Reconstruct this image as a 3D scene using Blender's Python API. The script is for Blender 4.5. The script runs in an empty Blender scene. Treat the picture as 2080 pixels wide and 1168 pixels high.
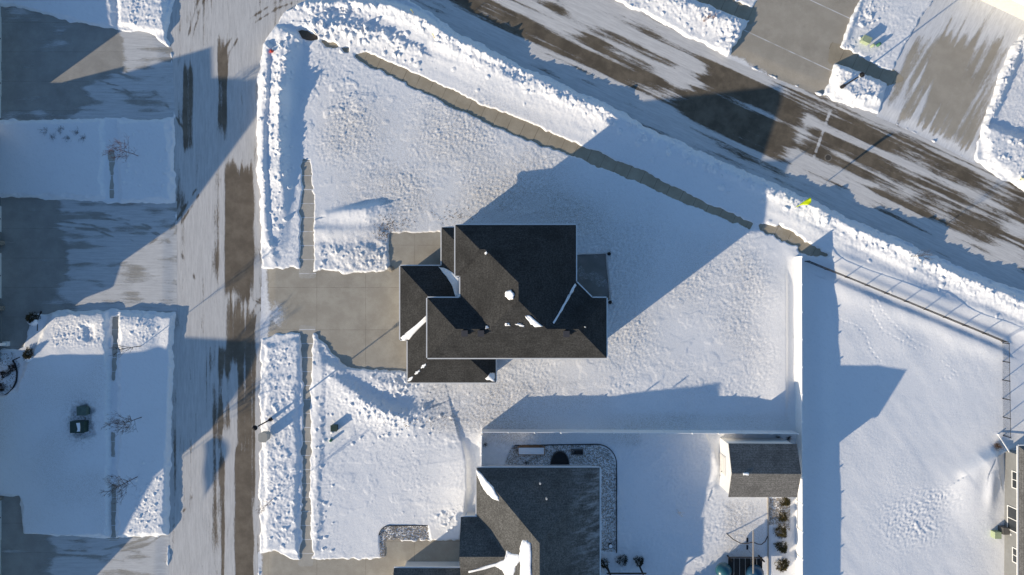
import bpy, bmesh, math, random
import numpy as np
from mathutils import Vector, Matrix
R = math.radians
random.seed(7)
RNG = np.random.default_rng(11)
S = 18.7            # photo pixels (2080 wide) per metre on the ground
H = 75.0            # camera height
TAN = 0.28          # tangent of the sun's elevation
SCN = bpy.context.scene
COL = SCN.collection

# ------------------------------------------------------------------ camera, sky, sun
cam = bpy.data.cameras.new("camera"); camo = bpy.data.objects.new("camera", cam); COL.objects.link(camo)
camo.location = (0, 0, H); camo.rotation_euler = (0, 0, 0)
cam.sensor_width = 36.0; cam.lens = 36.0 * H * S / 2080.0
cam.clip_start = 0.5; cam.clip_end = 2000
SCN.camera = camo
ELEV = math.atan(TAN)
SUN_TO = Vector((-0.8 * math.cos(ELEV), -0.6 * math.cos(ELEV), math.sin(ELEV)))
w = bpy.data.worlds.new("World"); SCN.world = w; w.use_nodes = True
nt = w.node_tree; bg = nt.nodes["Background"]
sky = nt.nodes.new("ShaderNodeTexSky"); sky.sky_type = 'NISHITA'; sky.sun_disc = False
sky.sun_elevation = ELEV; sky.sun_rotation = math.atan2(-0.8, -0.6)
sky.air_density = 1.0; sky.dust_density = 0.3; sky.ozone_density = 3.5
nt.links.new(sky.outputs[0], bg.inputs[0]); bg.inputs[1].default_value = 0.130
sun = bpy.data.lights.new("sun", 'SUN'); suno = bpy.data.objects.new("sun", sun); COL.objects.link(suno)
sun.energy = 4.5; sun.angle = R(0.5); sun.color = (1.0, 0.85, 0.65)
suno.rotation_euler = SUN_TO.to_track_quat('Z', 'Y').to_euler(); suno.location = (0, 0, 60)
SCN.view_settings.view_transform = 'Standard'; SCN.view_settings.look = 'None'
SCN.view_settings.exposure = 0.45; SCN.view_settings.gamma = 1.0

# ------------------------------------------------------------------ helpers
def W(px, py, z=0.0):
    "world point at height z that stands where the photo shows pixel px, py"
    k = (1 - z / H) / S
    return Vector(((px - 1040) * k, -(py - 584) * k, z))
def G(px, py, z=0.0):
    "world point above ground pixel px, py"
    return Vector(((px - 1040) / S, -(py - 584) / S, z))

class MB:
    def __init__(s): s.v = []; s.f = []
    def add(s, vs, fs):
        n = len(s.v); s.v += [tuple(v) for v in vs]; s.f += [tuple(i + n for i in f) for f in fs]; return s
    def box(s, c, d, rz=0.0, m=None):
        hx, hy, hz = d[0] / 2, d[1] / 2, d[2] / 2
        cs, sn = math.cos(rz), math.sin(rz); vs = []
        for z in (-hz, hz):
            for x, y in ((-hx, -hy), (hx, -hy), (hx, hy), (-hx, hy)):
                p = Vector((x * cs - y * sn, x * sn + y * cs, z))
                if m is not None: p = m @ Vector((x, y, z))
                vs.append((c[0] + p.x, c[1] + p.y, c[2] + p.z))
        return s.add(vs, [(3, 2, 1, 0), (4, 5, 6, 7), (0, 1, 5, 4), (1, 2, 6, 5), (2, 3, 7, 6), (3, 0, 4, 7)])
    def beam(s, a, b, wd, ht):
        a, b = Vector(a), Vector(b); d = b - a; L = d.length; d.normalize()
        up = Vector((0, 0, 1)) if abs(d.z) < .95 else Vector((1, 0, 0))
        sx = d.cross(up).normalized(); uz = sx.cross(d).normalized()
        vs = []
        for q in (a, b):
            for i, j in ((-1, -1), (1, -1), (1, 1), (-1, 1)):
                vs.append(q + sx * (i * wd / 2) + uz * (j * ht / 2))
        return s.add(vs, [(0, 1, 2, 3), (7, 6, 5, 4), (0, 4, 5, 1), (1, 5, 6, 2), (2, 6, 7, 3), (3, 7, 4, 0)])
    def tube(s, pts, rs, n=6, cap=True):
        pts = [Vector(p) for p in pts]
        if not hasattr(rs, '__len__'): rs = [rs] * len(pts)
        rings = []
        for i, p in enumerate(pts):
            d = (pts[min(i + 1, len(pts) - 1)] - pts[max(i - 1, 0)])
            d = d.normalized() if d.length > 1e-9 else Vector((0, 0, 1))
            up = Vector((0, 0, 1)) if abs(d.z) < .9 else Vector((1, 0, 0))
            a = d.cross(up).normalized(); b = a.cross(d).normalized()
            rings.append([p + (a * math.cos(t) + b * math.sin(t)) * rs[i] for t in [2 * math.pi * k / n for k in range(n)]])
        vs = [q for r in rings for q in r]; fs = []
        for i in range(len(pts) - 1):
            for k in range(n):
                fs.append((i * n + k, i * n + (k + 1) % n, (i + 1) * n + (k + 1) % n, (i + 1) * n + k))
        if cap:
            fs.append(tuple(range(n))); m0 = (len(pts) - 1) * n; fs.append(tuple(m0 + k for k in reversed(range(n))))
        return s.add(vs, fs)
    def lathe(s, c, prof, n=16):
        pts = [Vector((c[0], c[1], c[2] + z)) for r, z in prof]
        vs = []; fs = []
        for (r, z) in prof:
            for k in range(n):
                t = 2 * math.pi * k / n; vs.append((c[0] + r * math.cos(t), c[1] + r * math.sin(t), c[2] + z))
        for i in range(len(prof) - 1):
            for k in range(n): fs.append((i * n + k, i * n + (k + 1) % n, (i + 1) * n + (k + 1) % n, (i + 1) * n + k))
        fs.append(tuple(reversed(range(n)))); m0 = (len(prof) - 1) * n; fs.append(tuple(m0 + k for k in range(n)))
        return s.add(vs, fs)
    def prism(s, poly, z0, z1):
        n = len(poly); vs = [(p[0], p[1], z0) for p in poly] + [(p[0], p[1], z1) for p in poly]
        fs = [tuple(reversed(range(n))), tuple(range(n, 2 * n))] + [(i, (i + 1) % n, n + (i + 1) % n, n + i) for i in range(n)]
        return s.add(vs, fs)
    def build(s, name, mat, parent=None, smooth=False):
        me = bpy.data.meshes.new(name); me.from_pydata(s.v, [], s.f); me.update()
        bm = bmesh.new(); bm.from_mesh(me); bmesh.ops.recalc_face_normals(bm, faces=bm.faces); bm.to_mesh(me); bm.free()
        if smooth: me.polygons.foreach_set("use_smooth", [True] * len(me.polygons))
        me.materials.append(mat)
        o = bpy.data.objects.new(name, me); COL.objects.link(o)
        if parent is not None:
            o.parent = parent; o.matrix_parent_inverse = Matrix.Translation(parent.location).inverted() if parent.type == 'EMPTY' else Matrix.Identity(4)
        return o
def tag(o, label=None, cat=None, group=None, kind=None):
    if label: o['label'] = label
    if cat: o['category'] = cat
    if group: o['group'] = group
    if kind: o['kind'] = kind
    return o
def thing(name, label, cat, loc, group=None):
    o = bpy.data.objects.new(name, None); COL.objects.link(o); o.location = loc; o.empty_display_size = .3
    return tag(o, label, cat, group)

# ------------------------------------------------------------------ materials
def mat(name, col, rough=.7, metal=0.0, var=0.0, vscale=3.0, bump=0.0, bscale=20.0, spec=.3, col2=None, detail=4):
    m = bpy.data.materials.new(name); m.use_nodes = True; n = m.node_tree; b = n.nodes["Principled BSDF"]
    b.inputs["Roughness"].default_value = rough; b.inputs["Metallic"].default_value = metal
    b.inputs["Specular IOR Level"].default_value = spec
    b.inputs["Base Color"].default_value = (*col, 1)
    tc = n.nodes.new("ShaderNodeTexCoord")
    if var or col2:
        nz = n.nodes.new("ShaderNodeTexNoise"); nz.inputs["Scale"].default_value = vscale; nz.inputs["Detail"].default_value = detail
        nz.inputs["Roughness"].default_value = .65
        n.links.new(tc.outputs["Object"], nz.inputs["Vector"])
        rp = n.nodes.new("ShaderNodeValToRGB"); c2 = col2 or tuple(c * (1 + var) for c in col); c1 = col if col2 else tuple(c * (1 - var) for c in col)
        rp.color_ramp.elements[0].position = .33; rp.color_ramp.elements[1].position = .67
        rp.color_ramp.elements[0].color = (*c1, 1); rp.color_ramp.elements[1].color = (*c2, 1)
        n.links.new(nz.outputs["Fac"], rp.inputs["Fac"]); n.links.new(rp.outputs["Color"], b.inputs["Base Color"])
    if bump:
        nb = n.nodes.new("ShaderNodeTexNoise"); nb.inputs["Scale"].default_value = bscale; nb.inputs["Detail"].default_value = 5
        n.links.new(tc.outputs["Object"], nb.inputs["Vector"])
        bp = n.nodes.new("ShaderNodeBump"); bp.inputs["Strength"].default_value = 1; bp.inputs["Distance"].default_value = bump
        n.links.new(nb.outputs["Fac"], bp.inputs["Height"]); n.links.new(bp.outputs["Normal"], b.inputs["Normal"])
    return m
class NB:
    "small node-building helper"
    def __init__(s, name, rough=.8, spec=.2):
        s.m = bpy.data.materials.new(name); s.m.use_nodes = True; s.n = s.m.node_tree; s.b = s.n.nodes["Principled BSDF"]
        s.b.inputs["Roughness"].default_value = rough; s.b.inputs["Specular IOR Level"].default_value = spec
        s.tc = s.n.nodes.new("ShaderNodeTexCoord")
    def link(s, a, b): s.n.links.new(a, b)
    def vec(s, rot=0.0, scale=(1, 1, 1), loc=(0, 0, 0)):
        # turn first, then stretch along the turned axes
        r = s.n.nodes.new("ShaderNodeVectorRotate"); r.rotation_type = 'Z_AXIS'; r.inputs["Angle"].default_value = rot
        s.link(s.tc.outputs["Object"], r.inputs["Vector"])
        k = s.n.nodes.new("ShaderNodeMapping"); k.inputs["Scale"].default_value = scale; k.inputs["Location"].default_value = loc
        s.link(r.outputs[0], k.inputs["Vector"]); return k.outputs[0]
    def noise(s, scale, detail=4, rough=.6, vec=None):
        z = s.n.nodes.new("ShaderNodeTexNoise"); z.inputs["Scale"].default_value = scale; z.inputs["Detail"].default_value = detail
        z.inputs["Roughness"].default_value = rough
        s.link(vec if vec is not None else s.tc.outputs["Object"], z.inputs["Vector"]); return z.outputs["Fac"]
    def math(s, op, a, b=None, clamp=False):
        z = s.n.nodes.new("ShaderNodeMath"); z.operation = op; z.use_clamp = clamp
        for i, q in enumerate((a, b)):
            if q is None: continue
            if isinstance(q, (int, float)): z.inputs[i].default_value = q
            else: s.link(q, z.inputs[i])
        return z.outputs[0]
    def step(s, v, lo, hi):
        z = s.n.nodes.new("ShaderNodeMapRange"); z.interpolation_type = 'SMOOTHSTEP'
        z.inputs[1].default_value = lo; z.inputs[2].default_value = hi; s.link(v, z.inputs[0]); return z.outputs[0]
    def mix(s, f, a, b):
        z = s.n.nodes.new("ShaderNodeMix"); z.data_type = 'RGBA'
        if isinstance(f, (int, float)): z.inputs[0].default_value = f
        else: s.link(f, z.inputs[0])
        for i, q in ((6, a), (7, b)):
            if isinstance(q, tuple): z.inputs[i].default_value = (*q, 1)
            else: s.link(q, z.inputs[i])
        return z.outputs[2]
    def attr(s, name):
        z = s.n.nodes.new("ShaderNodeAttribute"); z.attribute_name = name; return z.outputs["Fac"]
    def xyz(s, v):
        z = s.n.nodes.new("ShaderNodeSeparateXYZ"); s.link(v, z.inputs[0]); return z.outputs
    def bump(s, h, dist, prev=None):
        z = s.n.nodes.new("ShaderNodeBump"); z.inputs["Strength"].default_value = 1; z.inputs["Distance"].default_value = dist
        s.link(h, z.inputs["Height"])
        if prev is not None: s.link(prev, z.inputs["Normal"])
        return z.outputs[0]
    def done(s, col, normal=None):
        s.link(col, s.b.inputs["Base Color"])
        if normal is not None: s.link(normal, s.b.inputs["Normal"])
        return s.m
SNOWC = (.86, .87, .885)
def snow_mat():
    q = NB("snow", .55, .25)
    g = q.attr("grass"); sp = q.noise(9, 4, .7); sp2 = q.noise(26, 3, .7)
    th = q.noise(5, 6, .75, q.vec(R(-40), (1, .45, 1)))
    c0 = q.mix(q.math('MULTIPLY', q.step(th, .48, .72), .55), (.80, .81, .82), (.60, .605, .60))
    f = q.math('MULTIPLY', g, q.step(q.math('ADD', q.math('MULTIPLY', sp, .5), q.math('MULTIPLY', sp2, .5)), .42, .66))
    c = q.mix(q.noise(.35, 4), (.74, .755, .775), (.83, .83, .83))
    c = q.mix(.5, c, c0)
    c = q.mix(f, c, (.34, .29, .215))
    c = q.mix(q.math('MULTIPLY', q.attr("dirt"), q.step(q.noise(5, 5, .7), .4, .7)), c, (.16, .13, .1))
    nrm = q.bump(q.noise(9, 5, .7), .022)
    return q.done(c, nrm)
def pave_mat(name, base, base2, snowc, rot=0.0, joint=0.0, jcol=(.75, .76, .78), jw=.03, jx=False, streak=(1, 1, 1), off=0.0, jx2=0.0):
    "bare paving with thin packed snow where the 'snow' attribute says; streaks follow the traffic"
    q = NB(name, .85, .2)
    c = q.mix(q.step(q.noise(.55, 6, .65), .35, .68), base, base2)
    c = q.mix(q.math('MULTIPLY', q.step(q.noise(14, 3, .7), .45, .75), .35), c, tuple(x * .6 for x in base))
    c = q.mix(q.math('MULTIPLY', q.step(q.noise(.28, 5, .7, q.vec(.3)), .5, .72), .45), c, tuple(x * .72 for x in base))
    c = q.mix(q.math('MULTIPLY', q.step(q.noise(.9, 6, .75, q.vec(0, (.6, 1.5, 1), (4, 9, 0))), .62, .78), .4), c, (base[0] * .62, base[1] * .52, base[2] * .42))
    if joint:
        v = q.xyz(q.vec(rot, (1, 1, 1)))
        masks = [(v[1], joint, off)] + ([(v[0], jx2, 0.0)] if jx2 else [])
        for vv, sp_, of in masks:
            fr = q.math('FRACT', q.math('ADD', q.math('DIVIDE', vv, sp_), 100.5 + of))
            j = q.step(q.math('ABSOLUTE', q.math('SUBTRACT', fr, .5)), jw / sp_ * 1.3, jw / sp_ * .6)
            vis = q.step(q.noise(.9, 3), .35, .6)
            c = q.mix(q.math('MULTIPLY', j, q.math('ADD', q.math('MULTIPLY', vis, .6), .3)), c, jcol)
    s = q.attr("snow")
    st = q.noise(2.4, 6, .7, q.vec(rot, streak)); st2 = q.noise(11, 4, .7, q.vec(rot, streak))
    st3 = q.noise(26, 4, .75, q.vec(rot, tuple(x ** .5 for x in streak)))
    t = q.math('ADD', q.math('MULTIPLY', st, .30), q.math('ADD', q.math('MULTIPLY', st2, .38), q.math('MULTIPLY', st3, .32)))
    f = q.step(q.math('ADD', s, q.math('MULTIPLY', q.math('SUBTRACT', t, .5), 2.2)), .38, .64)
    sc = q.mix(q.step(q.noise(3, 6, .7, q.vec(rot, streak)), .3, .7), snowc, tuple(x * .8 for x in snowc))
    sc = q.mix(q.math('MULTIPLY', q.step(st2, .5, .72), .35), sc, tuple(x * .62 for x in snowc))
    hh = q.math('ADD', q.math('MULTIPLY', f, .6), q.math('MULTIPLY', st2, .7))
    return q.done(q.mix(f, c, sc), q.bump(hh, .03))
M = {}
M['snow'] = snow_mat()
M['street'] = pave_mat("street asphalt", (.14, .116, .088), (.205, .172, .132), (.61, .60, .58), rot=0, streak=(2.0, .16, 1))
M['avenue'] = pave_mat("avenue asphalt", (.10, .083, .061), (.172, .143, .105), (.65, .64, .62), rot=R(25), streak=(.17, 2.0, 1))
CON1, CON2 = (.36, .325, .265), (.435, .40, .33)
M['drive'] = pave_mat("driveway concrete", CON1, CON2, (.8, .81, .82), joint=4.6, jw=.02, jcol=(.2, .18, .15), jx2=5.3)
M['walk'] = pave_mat("sidewalk concrete", (.39, .365, .315), (.455, .43, .375), (.82, .83, .84), joint=1.52, jw=.035)
M['walk_avenue'] = pave_mat("tan sidewalk concrete", (.34, .29, .21), (.41, .355, .265), (.82, .83, .84), rot=R(25), joint=200.0, jx2=1.56, jw=.03, jcol=(.16, .13, .09))
M['drive_ne'] = pave_mat("wide driveway concrete", (.36, .325, .265), (.415, .375, .31), (.8, .8, .8), rot=R(25), joint=6.0, jw=.05, jcol=(.66, .66, .66))
M['drive_dusty'] = pave_mat("snow swept driveway", (.36, .325, .265), (.415, .375, .31), (.74, .745, .75), rot=R(28), streak=(1.9, .22, 1))
M['drive_west'] = pave_mat("western driveway", (.30, .29, .265), (.36, .35, .32), (.60, .605, .60), rot=0, streak=(.16, 1.9, 1), joint=3.2, jw=.02, jcol=(.2, .19, .17))
M['patio'] = pave_mat("patio concrete", (.19, .185, .17), (.24, .23, .215), (.7, .71, .72))
M['soil'] = mat("bare soil", (.085, .066, .05), .9, col2=(.19, .15, .105), vscale=14, bump=.04)
def shingle(name, a, b, frost=0.0):
    q = NB(name, .95, .0)
    c = q.mix(q.step(q.noise(7, 5, .75), .35, .66), a, b)
    c = q.mix(q.math('MULTIPLY', q.step(q.noise(.5, 4), .42, .7), .4), c, tuple(x * .6 for x in a))
    z = q.xyz(q.vec())[2]
    c = q.mix(q.math('MULTIPLY', q.step(q.noise(6.5, 3, .6, q.vec(0, (.12, .12, 1))), .42, .62), .2), c, tuple(x * .6 for x in a))
    row = q.math('FRACT', q.math('MULTIPLY', z, 1 / .085))
    c = q.mix(q.math('MULTIPLY', q.step(row, .75, 1.0), .5), c, tuple(x * .5 for x in a))
    if frost:
        fx = q.step(q.xyz(q.vec())[0], (1130 - 1040) / S, (1200 - 1040) / S)          # rime stays on the eastern slope
        fz = q.math('MULTIPLY', q.step(q.noise(.8, 6, .75, q.vec(0, (.5, 2.2, 1))), .42, .7), q.math('MULTIPLY', fx, frost))
        c = q.mix(fz, c, (.5, .53, .56))
    return q.done(c, q.bump(q.math('ADD', q.math('MULTIPLY', row, .3), q.noise(16, 4, .7)), .007))
M['roof_dark'] = shingle("charcoal shingles", (.035, .035, .0345), (.077, .0765, .0745))
M['roof_brown'] = shingle("weathered grey shingles", (.082, .081, .076), (.19, .188, .178), frost=.5)
M['roof_shed'] = shingle("shed shingles", (.115, .112, .106), (.24, .234, .222), frost=0)
M['trim'] = mat("white trim", (.74, .74, .72), .5, var=.04)
M['siding'] = mat("light siding", (.55, .54, .5), .6, var=.05, bump=.01)
M['siding_grey'] = mat("grey siding", (.20, .205, .205), .65, var=.06, vscale=2, bump=.01)
M['siding_white'] = mat("pale siding", (.66, .66, .65), .6, var=.04)
M['vinyl'] = mat("white vinyl", (.86, .86, .85), .4, var=.03, spec=.4)
M['glass'] = mat("window glass", (.03, .035, .04), .08, spec=.7)
M['black'] = mat("black metal", (.014, .014, .016), .6, spec=.15)
M['galv'] = mat("weathered steel", (.16, .155, .15), .5, metal=.6)
M['lampglass'] = mat("lamp lens", (.5, .5, .48), .2)
M['vent'] = mat("dark roof vent", (.06, .058, .062), .5)
M['pipe'] = mat("pvc pipe", (.55, .55, .53), .5)
M['rsnow'] = mat("roof snow", (.86, .87, .88), .6, bump=.03, bscale=6)
M['green'] = mat("utility green", (.06, .17, .10), .5, var=.15)
M['palegreen'] = mat("faded green paint", (.34, .40, .25), .55, var=.1)
M['greygreen'] = mat("weathered green steel", (.085, .125, .105), .6, var=.2)
M['darkgreen'] = mat("dark green steel", (.03, .055, .045), .5, var=.2)
M['boxgrey'] = mat("mailbox tan paint", (.36, .35, .31), .5, var=.04)
M['hivis'] = mat("fluorescent yellow fabric", (.72, .86, .0), .6, var=.1)
M['yellow'] = mat("yellow plastic", (.62, .44, .05), .5)
M['red'] = mat("red paint", (.55, .06, .04), .45, var=.2, vscale=8)
M['hydrant'] = mat("pale yellow paint", (.62, .60, .42), .5, var=.15)
M['bark'] = mat("dark bark", (.055, .042, .034), .9, var=.3, vscale=12)
M['bark_red'] = mat("reddish bark", (.17, .085, .06), .9, var=.3, vscale=12)
M['bark_pale'] = mat("pale dry bark", (.42, .36, .29), .9, var=.2, vscale=12)
M['spruce'] = mat("brown green needles", (.05, .042, .026), .9, col2=(.085, .075, .04), vscale=9)
M['juniper'] = mat("olive juniper foliage", (.075, .062, .022), .9, col2=(.14, .115, .05), vscale=7)
M['darkleaf'] = mat("dark shrub foliage", (.022, .028, .018), .9, col2=(.05, .05, .03), vscale=7)
M['rock'] = mat("mixed river rock", (.25, .215, .17), .85, col2=(.46, .42, .36), vscale=6, detail=2)
M['edging'] = mat("black plastic edging", (.02, .02, .022), .6)
M['wood'] = mat("weathered timber", (.24, .15, .085), .8, var=.25, vscale=8)
M['greywood'] = mat("silvered timber", (.34, .31, .27), .85, var=.2, vscale=6)
M['darkwood'] = mat("dark stained timber", (.03, .024, .02), .75, var=.25)
M['teal'] = mat("teal plastic", (.02, .10, .13), .35, var=.15, vscale=2, spec=.5)
M['blue'] = mat("blue plastic", (.02, .075, .14), .35, var=.15, vscale=2, spec=.5)
M['stone'] = mat("stone veneer", (.22, .2, .17), .85, var=.4, vscale=6, bump=.02)
M['iron'] = mat("cast iron", (.07, .062, .05), .7, var=.3, vscale=9)
M['leaf'] = mat("dry brown leaves", (.15, .095, .05), .9, var=.4, vscale=5)
M['garage'] = mat("garage door", (.62, .61, .58), .5, var=.03)
M['flag'] = mat("shadow cloth fabric", (.5, .5, .52), .7)

# ------------------------------------------------------------------ snow height field on the photo's ground grid
STEP = 1.5; MARG = 120
GX = np.arange(-MARG, 2080 + MARG + 1, STEP); GY = np.arange(-MARG, 1168 + MARG + 1, STEP)
X, Y = np.meshgrid(GX, GY); NY, NX = X.shape
KX = np.fft.fftfreq(NX) * 2 * math.pi / STEP; KY = np.fft.fftfreq(NY) * 2 * math.pi / STEP
KXX, KYY = np.meshgrid(KX, KY)
def noise(sx, sy=None, ang=0.0, seed=0, lo=None):
    sy = sy or sx
    r = np.random.default_rng(1000 + seed).standard_normal((NY, NX))
    ca, sa = math.cos(ang), math.sin(ang)
    u = (KXX * ca + KYY * sa) * sx; v = (-KXX * sa + KYY * ca) * sy
    k2 = u * u + v * v; f = np.exp(-k2 / 4)
    if lo: f = f * (1 - np.exp(-(k2) * lo))
    z = np.real(np.fft.ifft2(np.fft.fft2(r) * f)); return z / z.std()
def sm(a, lo, hi):
    t = np.clip((a - lo) / (hi - lo), 0, 1); return t * t * (3 - 2 * t)
def inpoly(poly):
    ins = np.zeros(X.shape, bool); n = len(poly)
    for i in range(n):
        x0, y0 = poly[i]; x1, y1 = poly[(i + 1) % n]
        if y0 == y1: continue
        c = ((y0 > Y) != (y1 > Y)) & (X < (x1 - x0) * (Y - y0) / (y1 - y0) + x0); ins ^= c
    return ins
def sd(poly):
    "signed distance in photo pixels, negative inside"
    d = np.full(X.shape, 1e9); n = len(poly)
    for i in range(n):
        (x0, y0), (x1, y1) = poly[i], poly[(i + 1) % n]; dx, dy = x1 - x0, y1 - y0; L = dx * dx + dy * dy
        if L == 0: continue
        t = np.clip(((X - x0) * dx + (Y - y0) * dy) / L, 0, 1)
        d = np.minimum(d, (X - x0 - t * dx) ** 2 + (Y - y0 - t * dy) ** 2)
    d = np.sqrt(d); return np.where(inpoly(poly), -d, d)
def line(pts):
    "distance to a polyline, side (+ = right of travel on the photo), and interpolated extra values"
    best = np.full(X.shape, 1e18); side = np.zeros(X.shape); ex = [np.zeros(X.shape) for _ in range(len(pts[0]) - 2)]
    for a, b in zip(pts[:-1], pts[1:]):
        dx, dy = b[0] - a[0], b[1] - a[1]; L = dx * dx + dy * dy
        t = np.clip(((X - a[0]) * dx + (Y - a[1]) * dy) / L, 0, 1)
        d = (X - a[0] - t * dx) ** 2 + (Y - a[1] - t * dy) ** 2; m = d < best
        best = np.where(m, d, best); side = np.where(m, dx * (Y - a[1]) - dy * (X - a[0]), side)
        for k in range(len(ex)): ex[k] = np.where(m, a[2 + k] + (b[2 + k] - a[2 + k]) * t, ex[k])
    return np.sqrt(best), np.sign(side), ex
def ridge(pts, wl, wr, pl=2.0, pr=2.0):
    "a bank of snow; pts (x, y, height), width on the left and right of travel"
    d, s, ex = line(pts); wd = np.where(s < 0, wl, wr); p = np.where(s < 0, pl, pr)
    return ex[0] * np.exp(-(d / wd) ** p)
def blob(cx, cy, rx, ry, ang=0.0):
    ca, sa = math.cos(ang), math.sin(ang); u = ((X - cx) * ca + (Y - cy) * sa) / rx; v = (-(X - cx) * sa + (Y - cy) * ca) / ry
    return np.exp(-(u * u + v * v))
def box(x0, y0, x1, y1, f=10):
    return sm(X, x0 - f, x0 + f) * (1 - sm(X, x1 - f, x1 + f)) * sm(Y, y0 - f, y0 + f) * (1 - sm(Y, y1 - f, y1 + f))

n3, n4, n6, n10 = noise(3, seed=1), noise(4.5, seed=2), noise(7, seed=3), noise(11, seed=4)
n20, n40, n90 = noise(22, seed=5), noise(45, seed=6), noise(90, seed=7)
crust = noise(1.1, 2.2, R(55), seed=8, lo=.5); crust2 = noise(1.9, 3.4, R(50), seed=9, lo=.4); crust3 = noise(5, 9, R(50), seed=14, lo=.3); n2 = noise(2.0, seed=12)
wind = noise(10, 26, R(75), seed=10, lo=.15)
jit = n6 * 2.2 + n20 * 2.0 + n3 * 1.0

# paving outlines (photo pixels on the ground)
P = {}
P['street'] = [(336, 1300), (342, 1090), (346, 900), (354, 660), (357, 636), (357, 412), (352, 240), (347, 100), (338, 70), (352, 0), (372, -130), (800, -130), (640, -10), (575, 28), (538, 84), (523, 160), (521, 300), (527, 420), (533, 560), (530, 690), (528, 900), (524, 1300)]
P['avenue'] = [(560, -130), (760, -60), (860, 20), (940, 70), (1020, 113), (1110, 155), (1190, 192), (1250, 219), (1330, 262), (1420, 305), (1520, 350), (1640, 398), (1740, 450), (1820, 482), (1920, 528), (2220, 650), (2220, 458), (2070, 383), (1990, 335), (1900, 287), (1790, 237), (1690, 201), (1560, 150), (1478, 115), (1370, 60), (1255, 0), (1000, -130)]
P['drive_main'] = [(526, 541), (575, 548), (612, 547), (638, 552), (700, 557), (765, 553), (794, 550), (795, 478), (905, 473), (905, 545), (840, 545), (840, 752), (790, 752), (742, 750), (705, 743), (672, 712), (642, 676), (612, 672), (585, 671), (560, 675), (541, 685), (527, 688)]
P['drive_south'] = [(529, 1126), (560, 1124), (605, 1139), (700, 1137), (783, 1136), (787, 1099), (935, 1099), (935, 1300), (520, 1300)]
P['walk_north'] = [(617, 325), (629, 325), (637, 420), (637, 560), (612, 560), (612, 430)]
P['walk_south'] = [(613, 665), (636, 668), (631, 760), (631, 1145), (611, 1145), (613, 1000), (617, 760)]
P['walk_avenue'] = [(724, 114), (745, 109), (770, 120), (805, 134), (905, 180), (1010, 229), (1145, 283), (1250, 326), (1300, 346), (1350, 374), (1400, 399), (1450, 422), (1530, 454), (1522, 462), (1450, 432), (1400, 411), (1350, 391), (1300, 367), (1230, 342), (1140, 304), (1000, 253), (890, 200), (800, 152), (745, 128)]
P['walk_far'] = [(1527, 453), (1552, 455), (1600, 470), (1645, 496), (1676, 517), (1640, 513), (1590, 486)]
P['walk_bit'] = [(654, 84), (678, 86), (690, 96), (676, 99), (660, 94)]
P['walk_bit2'] = [(694, 98), (708, 98), (708, 107), (700, 106)]
P['drive_ne'] = [(1600, -130), (1800, -130), (1744, 0), (1706, 90), (1672, 192), (1600, 168), (1478, 116), (1520, 42), (1545, -5)]
P['walk_ne'] = [(1380, -30), (1440, -30), (1530, 22), (1524, 44), (1500, 40), (1400, -5)]
P['walk_ne2'] = [(1692, 92), (1720, 100), (1815, 148), (1830, 160), (1803, 168), (1688, 123)]
P['drive_far'] = [(1930, -130), (2220, -130), (2220, 40), (2078, 62), (2055, 90), (2000, 235), (1975, 330), (1900, 288), (1788, 236), (1812, 150), (1850, 70), (1900, 0)]
P['drive_w1'] = [(-130, 10), (30, 18), (120, 40), (190, 55), (245, 62), (300, 68), (346, 98), (353, 238), (270, 240), (215, 236), (120, 242), (-130, 242)]
P['drive_w2'] = [(-130, 399), (50, 402), (220, 414), (358, 414), (359, 633), (235, 628), (105, 632), (56, 640), (50, 706), (-130, 712)]
P['drive_w3'] = [(-130, 1005), (40, 1008), (48, 1084), (230, 1094), (341, 1088), (336, 1300), (-130, 1300)]
P['patio'] = [(1160, 516), (1230, 516), (1237, 608), (1160, 640)]
SDP = {k: sd(v) for k, v in P.items()}

# --- depth of snow on the lawns (m above z = 0)
hs = .13 + n90 * .02 + n40 * .015
rough = np.clip(1 - .9 * box(-200, 200, 365, 1300, 15), 0, 1)
rough *= 1 - .85 * sm(X, 1520, 1600) * sm(Y, 430, 520)
rough *= 1 - .5 * box(640, 880, 960, 1130, 30)
patchy = np.clip(.75 + .35 * n40 + .2 * n20, .15, 1.6)
hs += rough * patchy * (crust * .0056 + crust2 * .0078 + crust3 * .0022)
hs += (1 - rough) * (n20 * .010 + n6 * .0022 + crust * .0016 + noise(9, 40, R(-35), seed=15) * .006)
sast = np.clip(wind - .7, 0, 1.5)                     # small wind-cut ledges
wz = noise(9, 17, R(60), seed=13) + .35 * n4
ledge = np.clip(sm(wz, .55, .75) + .8 * sm(wz, 1.25, 1.4) - .5 * sm(wz, -1.0, -1.25), -1, 2)
hs += ledge * (.036 * np.maximum(blob(690, 215, 75, 95), np.maximum(.8 * blob(760, 130, 110, 25, R(20)), .3 * blob(780, 960, 130, 90))) + .02 * rough)
hs += np.clip(n6 - .3, 0, 2) * .05 * box(640, 480, 800, 550, 10)
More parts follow.
